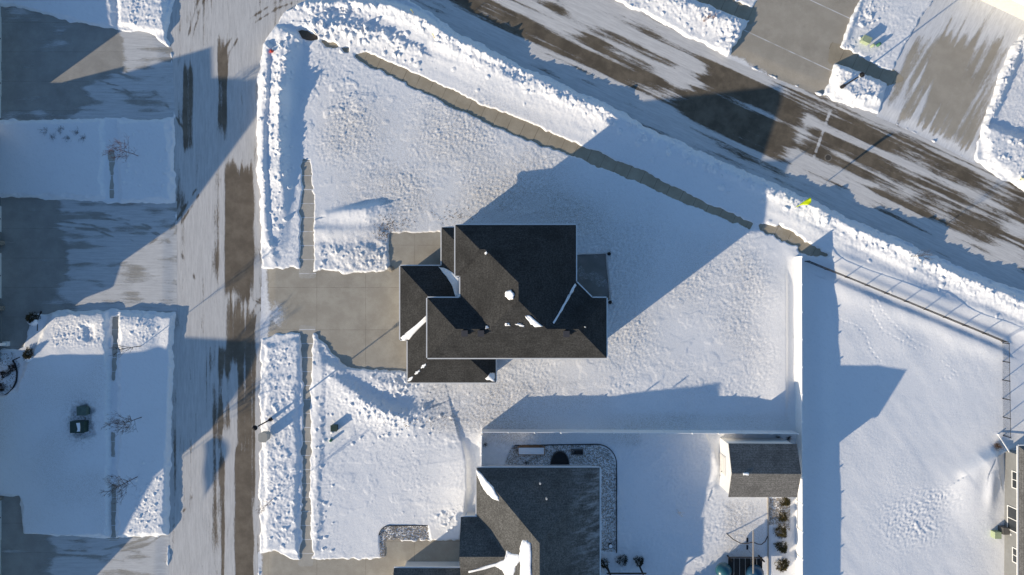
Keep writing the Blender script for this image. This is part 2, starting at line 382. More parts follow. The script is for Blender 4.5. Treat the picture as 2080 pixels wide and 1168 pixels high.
# raised, knife-edged pads left by snow blowers, west side of the street
pads = [([(-130, 246), (208, 246), (214, 402), (100, 402), (-130, 398)], .26), ([(242, 248), (346, 244), (351, 408), (245, 412)], .30),
        ([(110, 636), (222, 632), (226, 1090), (50, 1088), (45, 1010), (-130, 1005), (-130, 800), (40, 790), (60, 735)], .36), ([(247, 636), (357, 640), (346, 900), (340, 1084), (240, 1090)], .40),
        ([(-130, -130), (60, -130), (226, -130), (236, 58), (190, 52), (45, 16), (-130, 8)], .22), ([(240, -130), (330, -130), (342, 70), (300, 62), (244, 55)], .34),
        ([(538, 700), (608, 690), (606, 1120), (540, 1115)], .22), ([(650, 690), (660, 745), (650, 1120), (636, 1120), (634, 700)], .12)]
padmask = np.zeros(X.shape)
for poly, h in pads:
    m = 1 - sm(sd(poly) + jit * .6, -7, 5); padmask = np.maximum(padmask, m); hs += m * h
lump = np.clip(n4 * .34 + n2 * .34 + n10 * .3, -1.0, 2.0)    # clods thrown up by ploughs
def lumps(mask, amp): 
    global hs
    hs = hs + mask * amp * .62 * lump
lumps(box(110, 645, 218, 705, 10), .03); lumps(blob(290, 670, 40, 32), .05); lumps(blob(298, 1030, 32, 60), .05); hs += crust * .012 * (box(110, 645, 218, 705, 10) + blob(290, 670, 40, 32) + blob(298, 1030, 32, 60))
lumps(blob(290, 10, 45, 45), .11); lumps(box(250, 255, 345, 400, 12), .03); lumps(box(545, 705, 600, 1100, 12), .06)
hs += .16 * blob(195, 650, 60, 16) - .22 * box(178, 660, 196, 690, 5) + .2 * blob(285, 660, 36, 18) - .15 * blob(325, 690, 16, 40)
def clods(mask, n, rmin, rmax, hmax, seed):
    "angular chunks of ploughed snow stamped into the sheet"
    rg = np.random.default_rng(seed); pr = mask.ravel() / mask.sum(); ids = rg.choice(mask.size, n, p=pr)
    for q in ids:
        j, i = divmod(int(q), NX); r = rmin + (rmax - rmin) * rg.random() ** 3; w_ = int(r / STEP) + 2
        s_ = np.s_[max(j - w_, 0):j + w_ + 1, max(i - w_, 0):i + w_ + 1]; a = rg.uniform(0, 3.14); ca, sa = math.cos(a), math.sin(a)
        dx = X[s_] - X[j, i]; dy = Y[s_] - Y[j, i]; u = (dx * ca + dy * sa) / r; v = (-dx * sa + dy * ca) / (r * rg.uniform(.5, .95))
        d = np.maximum(np.abs(u) + .35 * np.abs(v), np.abs(v) + .35 * np.abs(u))
        hs[s_] += hmax * (r / rmax) ** .8 * rg.uniform(.5, 1) * np.clip((1.05 - d) * 2.6, 0, 1) * (1 + .5 * u * rg.uniform(-1, 1))
# banks
east = ridge([(560, 60, .35), (598, 82, .8), (588, 120, 1.1), (580, 180, 1.1), (572, 250, .95), (574, 330, .8), (574, 420, .6), (566, 500, .25)], 16, 34, 1.7, 1.6)
east2 = ridge([(548, 100, .5), (545, 200, .75), (540, 300, .6), (543, 400, .65), (545, 470, .5), (560, 525, .25)], 11, 16, 1.8, 2)
hs = np.maximum(hs, hs * .25 + np.maximum(east, east2) * (1 + .13 * n20) + .05)
lumps(np.clip(np.maximum(east, east2) * 1.1, 0, 1) * (1 - .5 * box(575, 80, 640, 460, 8)), .085)
ave = ridge([(560, 8, .5), (640, 14, .75), (740, 14, .9), (800, 22, 1.0), (850, 42, 1.1), (930, 90, 1.12), (1010, 130, 1.05), (1100, 174, 1.0), (1180, 211, .95), (1240, 236, .75), (1320, 280, .55), (1400, 318, .5), (1500, 362, .5), (1590, 400, .75), (1650, 428, .95), (1720, 466, .95), (1800, 500, 1.0), (1900, 545, 1.05), (2000, 588, 1.05), (2220, 680, 1.0)], 13, 40, 2.2, 1.25)
hs = np.maximum(hs, hs * .4 + ave * (1 + .12 * n20 * np.clip(ave, 0, 1)))
crest, _, _ = line([(560, 8), (640, 14), (740, 14), (800, 22), (850, 42), (930, 90), (1010, 130), (1100, 174), (1180, 211), (1240, 236), (1590, 400), (1720, 466), (1800, 500), (1900, 545), (2000, 588), (2220, 680)])
lumps(np.exp(-(crest / 20) ** 2), .075); hs += np.clip(ave, 0, 1) * noise(70, 6, R(24), seed=61) * .05 + np.clip(np.maximum(east, east2), 0, 1) * noise(5, 60, 0, seed=62) * .06; lumps(np.exp(-(crest / 45) ** 2) * (1 - sm(X, 1180, 1280) * (1 - sm(X, 1560, 1620))), .05)
mid = ridge([(640, 50, .3), (720, 60, .45), (780, 75, .35), (850, 105, .25)], 14, 25); hs += mid; lumps(np.clip(mid * 2, 0, 1), .13)
hs -= .35 * blob(690, 22, 45, 9, R(3)); hs += .3 * blob(1222, 224, 5, 5)
# far side of the avenue
ne = ridge([(1300, -40, .35), (1360, 5, .5), (1430, 30, .62), (1490, 52, .75), (1494, 78, .6), (1478, 100, .5)], 20, 30, 2.5, 1.6)
hs = np.maximum(hs, hs * .6 + ne); lumps(np.clip(ne * 1.7, 0, 1), .11)
ne2 = .62 * (1 - sm(sd([(1690, 132), (1716, 140), (1795, 172), (1784, 208), (1735, 212), (1690, 190)]) + jit * .5, -12, 7)); hs += ne2; lumps(ne2, .12); hs += .25 * blob(1712, 150, 16, 20)
hs += .3 * blob(1755, 60, 30, 30) * 0 + .25 * ridge([(1742, 10, .8), (1716, 80, .9), (1690, 98, .6)], 8, 14)
lumps(blob(1760, 25, 20, 30), .08)
ne3 = ridge([(2130, 60, .6), (2060, 110, .5), (2012, 235, .35)], 8, 25); hs += ne3; lumps(np.clip(ne3 * 2, 0, 1), .07)
ne4 = .5 * (1 - sm(sd([(1990, 250), (2220, 320), (2220, 430), (2075, 375), (2000, 330)]) + jit * .6, -12, 8)); hs += ne4; lumps(ne4, .07)
# heaps and drifts round the lawns
hp = ridge([(652, 746, .25), (690, 775, .42), (740, 812, .58), (790, 838, .66), (830, 846, .55), (860, 834, .3)], 15, 34, 2, 1.4); hs += hp; lumps(np.clip(hp * 1.6, 0, 1) * sm(X, 680, 740), .08)
hs += .2 * blob(795, 782, 40, 14, R(10)) + .3 * blob(680, 745, 22, 8, R(25)); lumps(blob(800, 785, 55, 26), .09)
dr = ridge([(668, 440, .25), (705, 432, .5), (745, 428, .62), (768, 420, .35)], 11, 26, 2.4, 1.6); hs += dr
hs += .25 * blob(725, 515, 40, 18); lumps(box(650, 490, 790, 545, 12), .06)
hs += .55 * ridge([(640, 468, .5), (700, 470, .3), (770, 470, .25)], 10, 16)
side = ridge([(880, 880, .1), (920, 910, .35), (936, 960, .6), (940, 1010, .6), (925, 1055, .35), (880, 1080, .15)], 9, 60, 2, 1.4)
d_, s_, _ = line([(900, 880), (946, 915), (948, 1000), (940, 1060)])
hs += ridge([(935, 895, .25), (944, 930, .55), (946, 990, .6), (940, 1040, .35)], 7, 60, 2.2, 1.3)
lumps(blob(915, 1055, 45, 22), .08); lumps(blob(920, 895, 60, 14), .05)
# against the long white fence
hs += ridge([(1592, 500, .1), (1590, 560, .35), (1590, 780, .4), (1592, 870, .2)], 6, 60, 2, 1.5) * 0
hs += .34 * np.exp(-((X - 1592) / 46) ** 2) * sm(-X, -1600, -1592) * sm(Y, 520, 600) * (1 - sm(Y, 790, 880))
hs += .18 * np.exp(-((X - 1668) / 22) ** 2) * sm(Y, 560, 640)
hs += .32 * ridge([(1680, 570, .6), (1760, 605, .7), (1900, 660, .8), (2030, 715, .6)], 10, 22)
# drifts north of the chain-link fence
hs += .28 * ridge([(1690, 520, .8), (1800, 560, .9), (1900, 603, 1.0), (2000, 640, 1.0), (2200, 720, 1)], 14, 18) + .12 * n40 * box(1690, 470, 2200, 700, 30)
hs += .22 * ridge([(1700, 545, .7), (1860, 612, .9), (2040, 690, 1)], 9, 12)
# east house drift
hs += ridge([(1960, 960, .3), (1992, 935, .7), (2012, 925, .7), (2020, 950, .4)], 14, 30) + .45 * blob(1975, 1000, 45, 55) + .35 * blob(2005, 985, 12, 40)
hs += .022 * crust2 * blob(1850, 1060, 60, 45) + .022 * crust2 * blob(1905, 1010, 35, 20)
# shed drift
hs += ridge([(1440, 900, .2), (1455, 945, .45), (1445, 985, .3)], 10, 24) 
hs += .15 * sm(X, 1250, 1330) * box(1200, 890, 1560, 1300, 20) * 0
# shallow trench of the western sidewalk
for x0, y0, x1, y1 in ((212, 246, 242, 410), (224, 636, 246, 1090)):
    hs -= .02 * box(x0, y0, x1, y1, 4)
# footprints in the east yard
def prints(pts, n):
    global hs
    L = [0]
    for a, b in zip(pts[:-1], pts[1:]): L.append(L[-1] + math.dist(a, b))
    for i in range(n):
        t = L[-1] * i / (n - 1)
        for k in range(len(pts) - 1):
            if L[k] <= t <= L[k + 1]:
                f = (t - L[k]) / (L[k + 1] - L[k]); x = pts[k][0] + f * (pts[k + 1][0] - pts[k][0]); y = pts[k][1] + f * (pts[k + 1][1] - pts[k][1]); break
        o = 1.6 if i % 2 else -1.6; x += o * .6 + random.uniform(-.8, .8); y += o + random.uniform(-.8, .8)
        ix = int((x + MARG) / STEP); iy = int((y + MARG) / STEP); s = np.s_[max(iy - 6, 0):iy + 7, max(ix - 6, 0):ix + 7]
        hs[s] -= .032 * np.exp(-(((X[s] - x) / 1.9) ** 2 + ((Y[s] - y) / 1.6) ** 2)) - .014 * np.exp(-(((X[s] - x - 2) / 2.2) ** 2 + ((Y[s] - y + 1) / 2) ** 2))
prints([(1688, 640), (1712, 652), (1735, 660), (1757, 680), (1764, 705), (1785, 732)], 26)
prints([(1766, 605), (1766, 630), (1790, 670), (1825, 690), (1855, 705)], 30)
prints([(1772, 605), (1790, 635), (1820, 665), (1850, 690), (1888, 708)], 30)
prints([(1912, 735), (1945, 760), (1908, 770)], 10)
prints([(618, 120), (614, 180), (617, 240), (622, 310)], 26)
prints([(229, 790), (228, 830), (226, 870)], 14)

clods(np.exp(-(crest / 15) ** 2) + .12 * np.exp(-(crest / 40) ** 2), 1200, 1.3, 7.5, .17, 51)
clods(np.clip(np.maximum(east, east2), 0, 1) ** 1.5, 380, 1.5, 6, .18, 52)
clods(np.clip(mid * 2, 0, 1) + .3 * blob(660, 30, 90, 25), 300, 1.6, 7, .24, 53)
clods(np.clip(ne * 1.5, 0, 1) + ne2 + .6 * ne4 + .6 * np.clip(ne3 * 2, 0, 1) + .8 * blob(1762, 22, 22, 30) + .3 * blob(1730, 90, 25, 18), 1000, 1.4, 5.0, .15, 54)
clods(np.clip(hp * 1.5, 0, 1) * sm(X, 690, 760) + .8 * blob(800, 780, 50, 25) + .25 * box(645, 495, 790, 545, 8) + .6 * blob(918, 1050, 40, 20) + .2 * box(640, 700, 680, 1120, 10), 480, 1.4, 5, .15, 55)
clods(box(115, 648, 216, 700, 8) + 1.2 * blob(292, 670, 34, 28) + 1.3 * blob(300, 1030, 28, 55) + .9 * blob(285, 15, 40, 45) + .25 * box(252, 255, 345, 400, 10) + .12 * box(230, 0, 345, 60, 10), 420, 1.3, 4, .11, 56)
clods(box(545, 705, 602, 1115, 8), 200, 1.4, 4.5, .11, 57)
# --- clear the paving: the sheet of snow dips under it along a ragged edge
cl = np.zeros(X.shape)
def clear(key, soft=3.5, j=1.0, grow=0.0):
    global cl
    cl = np.maximum(cl, 1 - sm(SDP[key] + jit * j - grow, -soft, soft))
big = [k for k in P if k.startswith(('street', 'avenue', 'drive'))]
SDU = np.minimum.reduce([SDP[k] for k in big]); SDP['big'] = SDU; clear('big', 3.2, .55, 1.5)
for k in ('walk_north', 'walk_south', 'walk_ne', 'walk_ne2'): clear(k, 2.2, .55, .4)
clear('walk_avenue', 2.2, .5, 3.0); clear('walk_far', 2.2, .8, 3.5); clear('walk_bit', 2, .6); clear('walk_bit2', 2, .5)
SOIL = [(606, 63, ), (624, 61), (640, 70), (646, 80), (634, 83), (616, 78)]
EXTRA = {'soil': SOIL, 'wb1': [(223, 308), (231, 306), (231, 402), (224, 402)], 'wb2': [(229, 644), (243, 640), (240, 700), (236, 745), (230, 770), (227, 720)],
         'wb3': [(226, 878), (233, 880), (232, 926), (227, 926)], 'wb4': [(227, 982), (236, 984), (236, 1092), (225, 1092)]}
for k, v in EXTRA.items():
    SDP[k] = sd(v); cl = np.maximum(cl, 1 - sm(SDP[k] + jit * .4, -2.2, 2.2))
cl = np.maximum(cl, (1 - sm(sd([(156, 826), (180, 820), (194, 830), (188, 852), (192, 880), (178, 890), (150, 882), (146, 850)]) + jit * .9, -6, 6)) * .55)   # thawed round the transformers
clp = np.maximum(0, 1 - sm(SDP['patio'] + n20 * 1.5, -3, 3)); cl = np.maximum(cl, clp)
low = np.full(X.shape, -.17)
# rock beds show through thin snow
BEDS = {'porch': [(772, 1132), (771, 1085), (778, 1074), (792, 1068), (869, 1068), (875, 1096), (790, 1097), (787, 1132)],
        'north': [(1020, 950), (1040, 906), (1212, 903), (1236, 914), (1249, 936), (1252, 970), (1252, 1120), (1222, 1120), (1222, 950), (1160, 942), (1110, 944)],
        'fence': [(1562, 1012), (1604, 1012), (1604, 1078), (1590, 1065), (1562, 1066)], 'west': [(-60, 715), (30, 716), (42, 740), (36, 780), (18, 802), (-10, 806), (-60, 800)]}
bedm = np.zeros(X.shape); BSD = {}
for k, v in BEDS.items(): BSD[k] = sd(v); bedm = np.maximum(bedm, 1 - sm(BSD[k], -3, 3))
hs = hs * (1 - bedm) + bedm * (.045 + n6 * .022 + n20 * .02)
hs = hs * (1 - cl) + low * cl
GRASS = np.clip(.55 * box(650, 200, 1150, 540, 60) + .85 * box(860, 770, 1240, 880, 25) * (1 - .3 * sm(n20, -1, 1)) + .35 * box(1180, 480, 1560, 780, 60) + .6 * box(1470, 1015, 1560, 1150, 12) + .9 * blob(1120, 440, 150, 50) + .45 * box(880, 840, 1600, 872, 8) + .5 * box(985, 872, 1300, 905, 8) + .35 * box(-130, 640, 225, 1090, 30) * np.clip(.4 + .6 * n40, 0, 1), 0, 1)
GRASS = np.clip(GRASS * 1.15 + .16 * rough * (X > 640), 0, 1); GRASS *= np.clip(.75 + .25 * n40, 0, 1.2); GRASS *= (1 - np.clip(ave * 2 + hp * 2 + dr * 3, 0, 1))
DIRT = np.clip(1.1 * blob(170, 855, 26, 40) + .5 * blob(800, 465, 45, 16) + .25 * blob(950, 850, 60, 22), 0, 1)

def snowz(px, py):
    ix = (px + MARG) / STEP; iy = (py + MARG) / STEP; i, j = int(np.clip(ix, 0, NX - 1)), int(np.clip(iy, 0, NY - 1)); return float(hs[j, i])
def gridmesh(name, Z, mask, m, attrs, kind='structure', smooth=True, extra=None):
    "one sheet made of the grid cells in mask"
    idx = -np.ones(X.shape, int); cell = mask[:-1, :-1] & mask[1:, :-1] & mask[:-1, 1:] & mask[1:, 1:]
    use = np.zeros(X.shape, bool); use[:-1, :-1] |= cell; use[1:, :-1] |= cell; use[:-1, 1:] |= cell; use[1:, 1:] |= cell
    idx[use] = np.arange(use.sum()); j, i = np.nonzero(cell)
    f = np.stack([idx[j + 1, i], idx[j + 1, i + 1], idx[j, i + 1], idx[j, i]], 1)
    v = np.stack([(X[use] - 1040) / S, -(Y[use] - 584) / S, Z[use]], 1)
    at = {k: a[use] for k, a in attrs.items()}
    if extra is not None:
        ev, ef = extra; n0 = len(v); v = np.concatenate([v, np.array(ev, float)]); f = np.concatenate([f, np.array(ef, int) + n0])
        at = {k: np.concatenate([a, np.full(len(ev), a.mean() if k == 'snow' else 0.0)]) for k, a in at.items()}
    me = bpy.data.meshes.new(name); me.vertices.add(len(v)); me.vertices.foreach_set("co", v.astype(np.float32).ravel())
    me.loops.add(len(f) * 4); me.loops.foreach_set("vertex_index", f.astype(np.int32).ravel())
    me.polygons.add(len(f)); me.polygons.foreach_set("loop_start", np.arange(0, len(f) * 4, 4, dtype=np.int32))
    me.polygons.foreach_set("use_smooth", np.full(len(f), smooth))
    for k, a in at.items():
        q = me.attributes.new(k, 'FLOAT', 'POINT'); q.data.foreach_set("value", a.astype(np.float32))
    me.update(calc_edges=True); me.validate(); me.materials.append(m)
    o = bpy.data.objects.new(name, me); COL.objects.link(o); tag(o, kind=kind); return o
# snow sheet with a wide skirt out to the horizon
x0, x1, y0, y1 = (GX[0] - 1040) / S, (GX[-1] - 1040) / S, -(GY[-1] - 584) / S, -(GY[0] - 584) / S; B = 700; zz = .10
ev = [(x0, y0, zz), (x1, y0, zz), (x1, y1, zz), (x0, y1, zz), (-B, -B, zz), (B, -B, zz), (B, B, zz), (-B, B, zz)]
ef = [(4, 5, 1, 0), (5, 6, 2, 1), (6, 7, 3, 2), (7, 4, 0, 3)]
gridmesh('snow_ground', hs, np.ones(X.shape, bool), M['snow'], {'grass': GRASS, 'dirt': DIRT}, extra=(ev, ef))

# --- packed-snow cover of the paving
def band(c, wd, soft): return 1 - sm(np.abs(X - c), wd, wd + soft)
vst = noise(2.2, 110, 0, seed=21); vst2 = noise(5, 60, 0, seed=22); vst3 = noise(12, 26, 0, seed=26)
bare = np.zeros(X.shape)
bare = np.maximum(bare, band(485, 24, 9) * sm(Y, 300, 380) * (1 - sm(Y, 560, 640)) * 1.0)
bare = np.maximum(bare, band(474, 9, 10) * sm(Y, 560, 640) * .95 * (1 - sm(Y, 700, 760)))
bare = np.maximum(bare, band(500, 12, 10) * sm(Y, 600, 680) * .75)
bare = np.maximum(bare, band(494, 13, 9) * sm(Y, 880, 930)); bare = np.maximum(bare, band(448, 5, 6) * sm(Y, 900, 960) * .66)
bare = np.maximum(bare, band(455, 8, 8) * sm(Y, 690, 720) * (1 - sm(Y, 850, 900)) * .62); bare = np.maximum(bare, band(438, 5, 6) * sm(Y, 760, 800) * .55)
bare = np.maximum(bare, band(381, 7, 7) * sm(Y, 110, 150) * (1 - sm(Y, 290, 320)) * .8); bare = np.maximum(bare, band(450, 6, 7) * sm(Y, 60, 120) * (1 - sm(Y, 230, 300)) * .85)
bare = np.maximum(bare, .3 * blob(380, 40, 10, 25))
bare = np.maximum(bare, .6 * blob(436, 825, 9, 16)); bare = np.maximum(bare, .45 * band(441, 4, 10) * sm(Y, 320, 380) * (1 - sm(Y, 520, 600)))
st_snow = np.clip(.84 - bare * .78 + vst * .10 + vst2 * .07 + vst3 * .08, 0, 1)
st_snow = np.where(box(384, 305, 500, 314, 2) > .5, np.maximum(st_snow, .8), st_snow)
trk = np.zeros(X.shape)
for tr_, a_ in (([(100, 452), (190, 462), (270, 492), (335, 540), (375, 600)], .4), ([(100, 432), (220, 440), (300, 462), (360, 505), (398, 570)], .35), ([(110, 545), (200, 540), (280, 520), (350, 470), (400, 390)], .3), ([(190, 130), (260, 150), (320, 190), (372, 260)], .35), ([(190, 165), (250, 182), (300, 215), (350, 290)], .3),
               ([(455, 150), (462, 100), (490, 55), (560, 10), (650, -20)], .3), ([(380, 140), (384, 80), (400, 20), (430, -60)], .3), ([(540, 620), (505, 600), (488, 560), (484, 500)], .35), ([(60, 1120), (200, 1125), (300, 1100), (380, 1040), (420, 960)], .3), ([(545, 590), (515, 640), (500, 700)], .3)):
    for off in (-5, 5):
        d_, _, _ = line([(x + off * .7, y + off) for x, y in tr_]); trk = np.maximum(trk, a_ * np.exp(-(d_ / 2.6) ** 2))
trk *= np.clip(.7 + .5 * n20 + .3 * n6, 0, 1.3)
st_snow = np.clip(st_snow - trk, 0, 1)
UX, UY = math.cos(R(25)), math.sin(R(25))
sA = (X - 1480) * UX + (Y - 115) * UY; tA = -(X - 1480) * UY + (Y - 115) * UX
ast = noise(130, 2.4, R(25), seed=23); ast2 = noise(70, 6, R(25), seed=24); ast3 = noise(30, 16, R(25), seed=25)
def tb(c, wd, soft): return 1 - sm(np.abs(tA - c), wd, wd + soft)
ab = np.zeros(X.shape)
ab = np.maximum(ab, tb(118 + (sA + 500) * .02, 11, 14) * (1 - sm(sA, -170, -60)) * .95); ab = np.maximum(ab, tb(62, 7, 12) * (1 - sm(sA, -180, -120)) * sm(sA, -420, -340) * .85)
ab = np.maximum(ab, tb(98, 34, 25) * sm(sA, -330, -240) * (1 - sm(sA, -180, -60)) * .55)
ab = np.maximum(ab, tb(86, 50, 26) * sm(sA, -80, 0) * (1 - sm(sA, 150, 230)) * 1.45)
ab = np.maximum(ab, tb(52, 44, 30) * sm(sA, 170, 230) * .80); ab = np.maximum(ab, tb(20, 10, 14) * sm(sA, 110, 160) * .9)
ab = np.maximum(ab, tb(102, 14, 16) * sm(sA, 340, 400) * .75)
ab *= 1 - .7 * box(1636, 230, 1700, 330, 14) * (np.abs((X - 1668) + (Y - 280) * .35) < 3)
ave_snow = np.clip(.84 - ab * .58 + ast * .12 + ast2 * .13 + ast3 * .10, 0, 1)
ave_snow = np.where(tA < 14, ave_snow * .9 + .12 * (sA < 100), ave_snow)
z = np.full(X.shape, -.10)
gridmesh('street', z, (SDP['street'] < 9) & ~((SDP['avenue'] < -4)), M['street'], {'snow': st_snow})
gridmesh('avenue', z - .004, SDP['avenue'] < 9, M['avenue'], {'snow': ave_snow})
zd = np.zeros(X.shape)
# driveways drop to the street along their aprons
def apron(d): return np.where(d < 0, -.094, -.094 + .094 * sm(d, 0, 30))
zst = np.minimum(apron(SDP['street']), apron(SDP['avenue']))
m_ = np.clip(.12 + .75 * (1 - sm(SDP['street'], 0, 26)) + .25 * n20 * (X < 600) * box(520, 540, 612, 700, 20), 0, 1)
far = np.clip(.72 * blob(560, 640, 28, 40) + .85 * (1 - sm(X, 536, 552)), 0, 1)
gridmesh('driveway', zst, (SDP['drive_main'] < 7) & (SDP['street'] > -3), M['drive'], {'snow': np.clip(.05 + far * .8, 0, 1)})
gridmesh('driveway', zst, (SDP['drive_south'] < 7) & (SDP['street'] > -3), M['drive'], {'snow': np.clip(.02 + .7 * (1 - sm(X, 528, 540)), 0, 1)})
for k in ('walk_north', 'walk_south'): gridmesh('sidewalk', zd + .004, SDP[k] < 6, M['walk'], {'snow': np.clip(.0 + .35 * (n10 > 1.4), 0, 1)})
for k in ('walk_avenue', 'walk_far', 'walk_bit', 'walk_bit2'): gridmesh('sidewalk', zd + .004 + .005 * (k == 'walk_far'), SDP[k] < 7, M['walk_avenue'], {'snow': np.full(X.shape, .0) + .35 * (k == 'walk_far') * (n10 > .3)})
for k in ('walk_ne', 'walk_ne2'): gridmesh('sidewalk', zd + .006, SDP[k] < 7, M['walk_avenue'], {'snow': zd})
for k in ('wb1', 'wb2', 'wb3', 'wb4'): gridmesh('sidewalk', zd + .004, SDP[k] < 7, M['walk'], {'snow': zd})
gridmesh('driveway', zst, (SDP['drive_ne'] < 8) & (SDP['avenue'] > -3), M['drive_ne'], {'snow': np.clip(.06 + .6 * (1 - sm(SDP['avenue'], -3, 16)) * (X < 1560) + .3 * blob(1500, 120, 30, 14), 0, 1)})
tq = (X - 1930) * math.cos(R(-62)) + (Y - 150) * math.sin(R(-62))
fs_ = noise(4, 50, R(28), seed=31)
f_snow = .30 + .30 * fs_ * .5 + .55 * sm(-Y, -110, -50) + .3 * (1 - sm(SDP['avenue'], 0, 45)) + .35 * (1 - sm(-SDP['drive_far'], 0, 24)) - .2 * blob(1930, 150, 60, 60) + .18 * box(1800, 90, 1900, 240, 20)
gridmesh('driveway', zst - .001, (SDP['drive_far'] < 8) & (SDP['avenue'] > -3), M['drive_dusty'], {'snow': np.clip(f_snow, 0, 1)})
hst = noise(50, 4, 0, seed=32); hst2 = noise(20, 10, R(12), seed=33)
ws = .10 + .62 * sm(X + n40 * 22, 185, 245); w1 = np.clip(ws + hst * .10 + hst2 * .10 + .5 * blob(40, 25, 50, 25) + .3 * blob(120, 85, 60, 15) + .45 * sm(Y, 214, 240) + .2 * n20 * .4, 0, 1)
ws2 = .04 + .70 * sm(X + n40 * 14, 88, 135); w2 = np.clip(ws2 + hst * .11 + hst2 * .12 - .3 * blob(160, 500, 40, 10) + .25 * blob(40, 600, 12, 25) - .3 * blob(300, 435, 50, 6), 0, 1)
w3 = np.clip(.04 + .70 * sm(X + n40 * 14, 70, 140) + hst * .11 + hst2 * .1, 0, 1)
for k, a in (('drive_w1', w1), ('drive_w2', w2), ('drive_w3', w3)):
    gridmesh('driveway', zst, (SDP[k] < 7) & (SDP['street'] > -3), M['drive_west'], {'snow': np.clip(a - trk, 0, 1)})
gridmesh('soil', zd + .004 - .03, SDP['soil'] < 7, M['soil'], {})
gridmesh('soil', zd - .03, sd([(140, 815), (200, 815), (200, 895), (140, 895)]) < 3, M['soil'], {})
gridmesh('patio', zd - .002, SDP['patio'] < 4, M['patio'], {'snow': np.clip(.0 + .4 * (n10 > 1.2), 0, 1)})

# ------------------------------------------------------------------ roofs and houses
def roof(parent, faces, ze, pitch, m, gm=None, th=.2, gutters=True, name='roof'):
    "faces: plan polygons of (u, v, rise) in photo pixels at eave height ze; rise in the same pixels times pitch"
    k = (1 - ze / H) / S
    P3 = lambda q: Vector(((q[0] - 1040) * k, -(q[1] - 584) * k, ze + q[2] * k * pitch))
    top = MB(); tr = MB(); gt = MB(); edges = {}
    for f in faces:
        v = [P3(q) for q in f]; top.add(v, [tuple(range(len(v)))])
        tr.add([(p.x, p.y, ze - th) for p in v], [tuple(reversed(range(len(v))))])
        for a, b in zip(f, f[1:] + f[:1]):
            kx = (tuple(a), tuple(b)); rk = (tuple(b), tuple(a))
            if rk in edges: edges.pop(rk)
            else: edges[kx] = (f)
    cen = sum((P3(q) for f in faces for q in f), Vector()) / sum(len(f) for f in faces)
    for (a, b), f in edges.items():
        p, q = P3(a), P3(b); d = (q - p); 
        tr.add([p - Vector((0, 0, .012)), q - Vector((0, 0, .012)), (q.x, q.y, ze - th), (p.x, p.y, ze - th)], [(0, 1, 2, 3)])
        if gutters and a[2] == 0 and b[2] == 0 and d.length > .4:
            fc = sum((P3(x) for x in f), Vector()) / len(f); nrm = Vector((d.y, -d.x, 0)).normalized()
            if nrm.dot(fc - p) > 0: nrm = -nrm
            o = nrm * .065; MB().beam(p + o + Vector((0, 0, -.07)), q + o + Vector((0, 0, -.07)), .11, .12).build('gutter', M['trim'], parent)
    r = top.build(name, m, parent); tr.build('fascia', M['trim'], parent)
    return r
def snow_patch(parent, pts, th=.12, zoff=.0):
    "leftover snow lying on a roof: pts = (px, py, rough z) along its outline; it follows the roof underneath"
    from mathutils.bvhtree import BVHTree
    if parent.name not in PATCH_BVH:
        vs, fs = [], []
        for o in COL.objects:
            if o.parent == parent and 'roof' in o.name and 'vent' not in o.name:
                n0 = len(vs); vs += [v.co.copy() for v in o.data.vertices]; fs += [tuple(i + n0 for i in p.vertices) for p in o.data.polygons]
        PATCH_BVH[parent.name] = BVHTree.FromPolygons(vs, fs)
    tree = PATCH_BVH[parent.name]
    def drop(px, py, z):
        c = W(px, py, z); hit = tree.ray_cast(Vector((c.x, c.y, 40)), Vector((0, 0, -1)))
        return hit[0] if hit[0] is not None else c
    n = len(pts); out = []
    for i in range(n):
        (x0, y0, z0), (x1, y1, z1) = pts[i], pts[(i + 1) % n]
        for t in (0, .25, .5, .75): out.append((x0 + (x1 - x0) * t + random.uniform(-.9, .9), y0 + (y1 - y0) * t + random.uniform(-.9, .9), z0 + (z1 - z0) * t))
    cx = sum(p[0] for p in pts) / n; cy = sum(p[1] for p in pts) / n; cz = sum(p[2] for p in pts) / n; N = len(out); vs = []; mb = MB()
    for f, h in ((0, -.02), (.06, th * .45), (.16, th * .8), (.45, th), (.75, th)):
        for x, y, z in out:
            q = drop(x + (cx - x) * f, y + (cy - y) * f, z + (cz - z) * f); vs.append(q + Vector((0, 0, h + (random.uniform(-.015, .015) if f else 0))))
    vs.append(drop(cx, cy, cz) + Vector((0, 0, th)))
    fs = [(r * N + i, r * N + (i + 1) % N, (r + 1) * N + (i + 1) % N, (r + 1) * N + i) for r in range(4) for i in range(N)] + [(4 * N + i, 4 * N + (i + 1) % N, 5 * N) for i in range(N)]
    mb.add(vs, fs); return mb.build('snow_patch', M['rsnow'], parent, smooth=True)
PATCH_BVH = {}
def px_poly(pts, ze):
    k = (1 - ze / H) / S; return [((u - 1040) * k, -(v - 584) * k) for u, v in pts]
def window(parent, c, wd, ht, nx, ny, split='h'):
    "framed window on a wall facing (nx, ny)"
    ang = math.atan2(ny, nx) + math.pi / 2; n = Vector((nx, ny, 0)); c = Vector(c)
    t = Vector((-ny, nx, 0)); fr = MB(); s = .09
    for z in (-ht / 2, ht / 2): fr.box(c + n * .03 + Vector((0, 0, z)), (wd + s, .08, s), ang)
    for x in (-wd / 2, wd / 2): fr.box(c + n * .03 + t * x, (s, .078, ht - s), ang)
    if split == 'h': fr.box(c + n * .03, (wd - s, .074, s * .8), ang)
    else: fr.box(c + n * .03, (s * .8, .074, ht - s), ang)
    f = fr.build('window', M['trim'], parent); MB().box(c + n * .012, (wd - .04, .03, ht - .04), ang).build('pane', M['glass'], f); return f
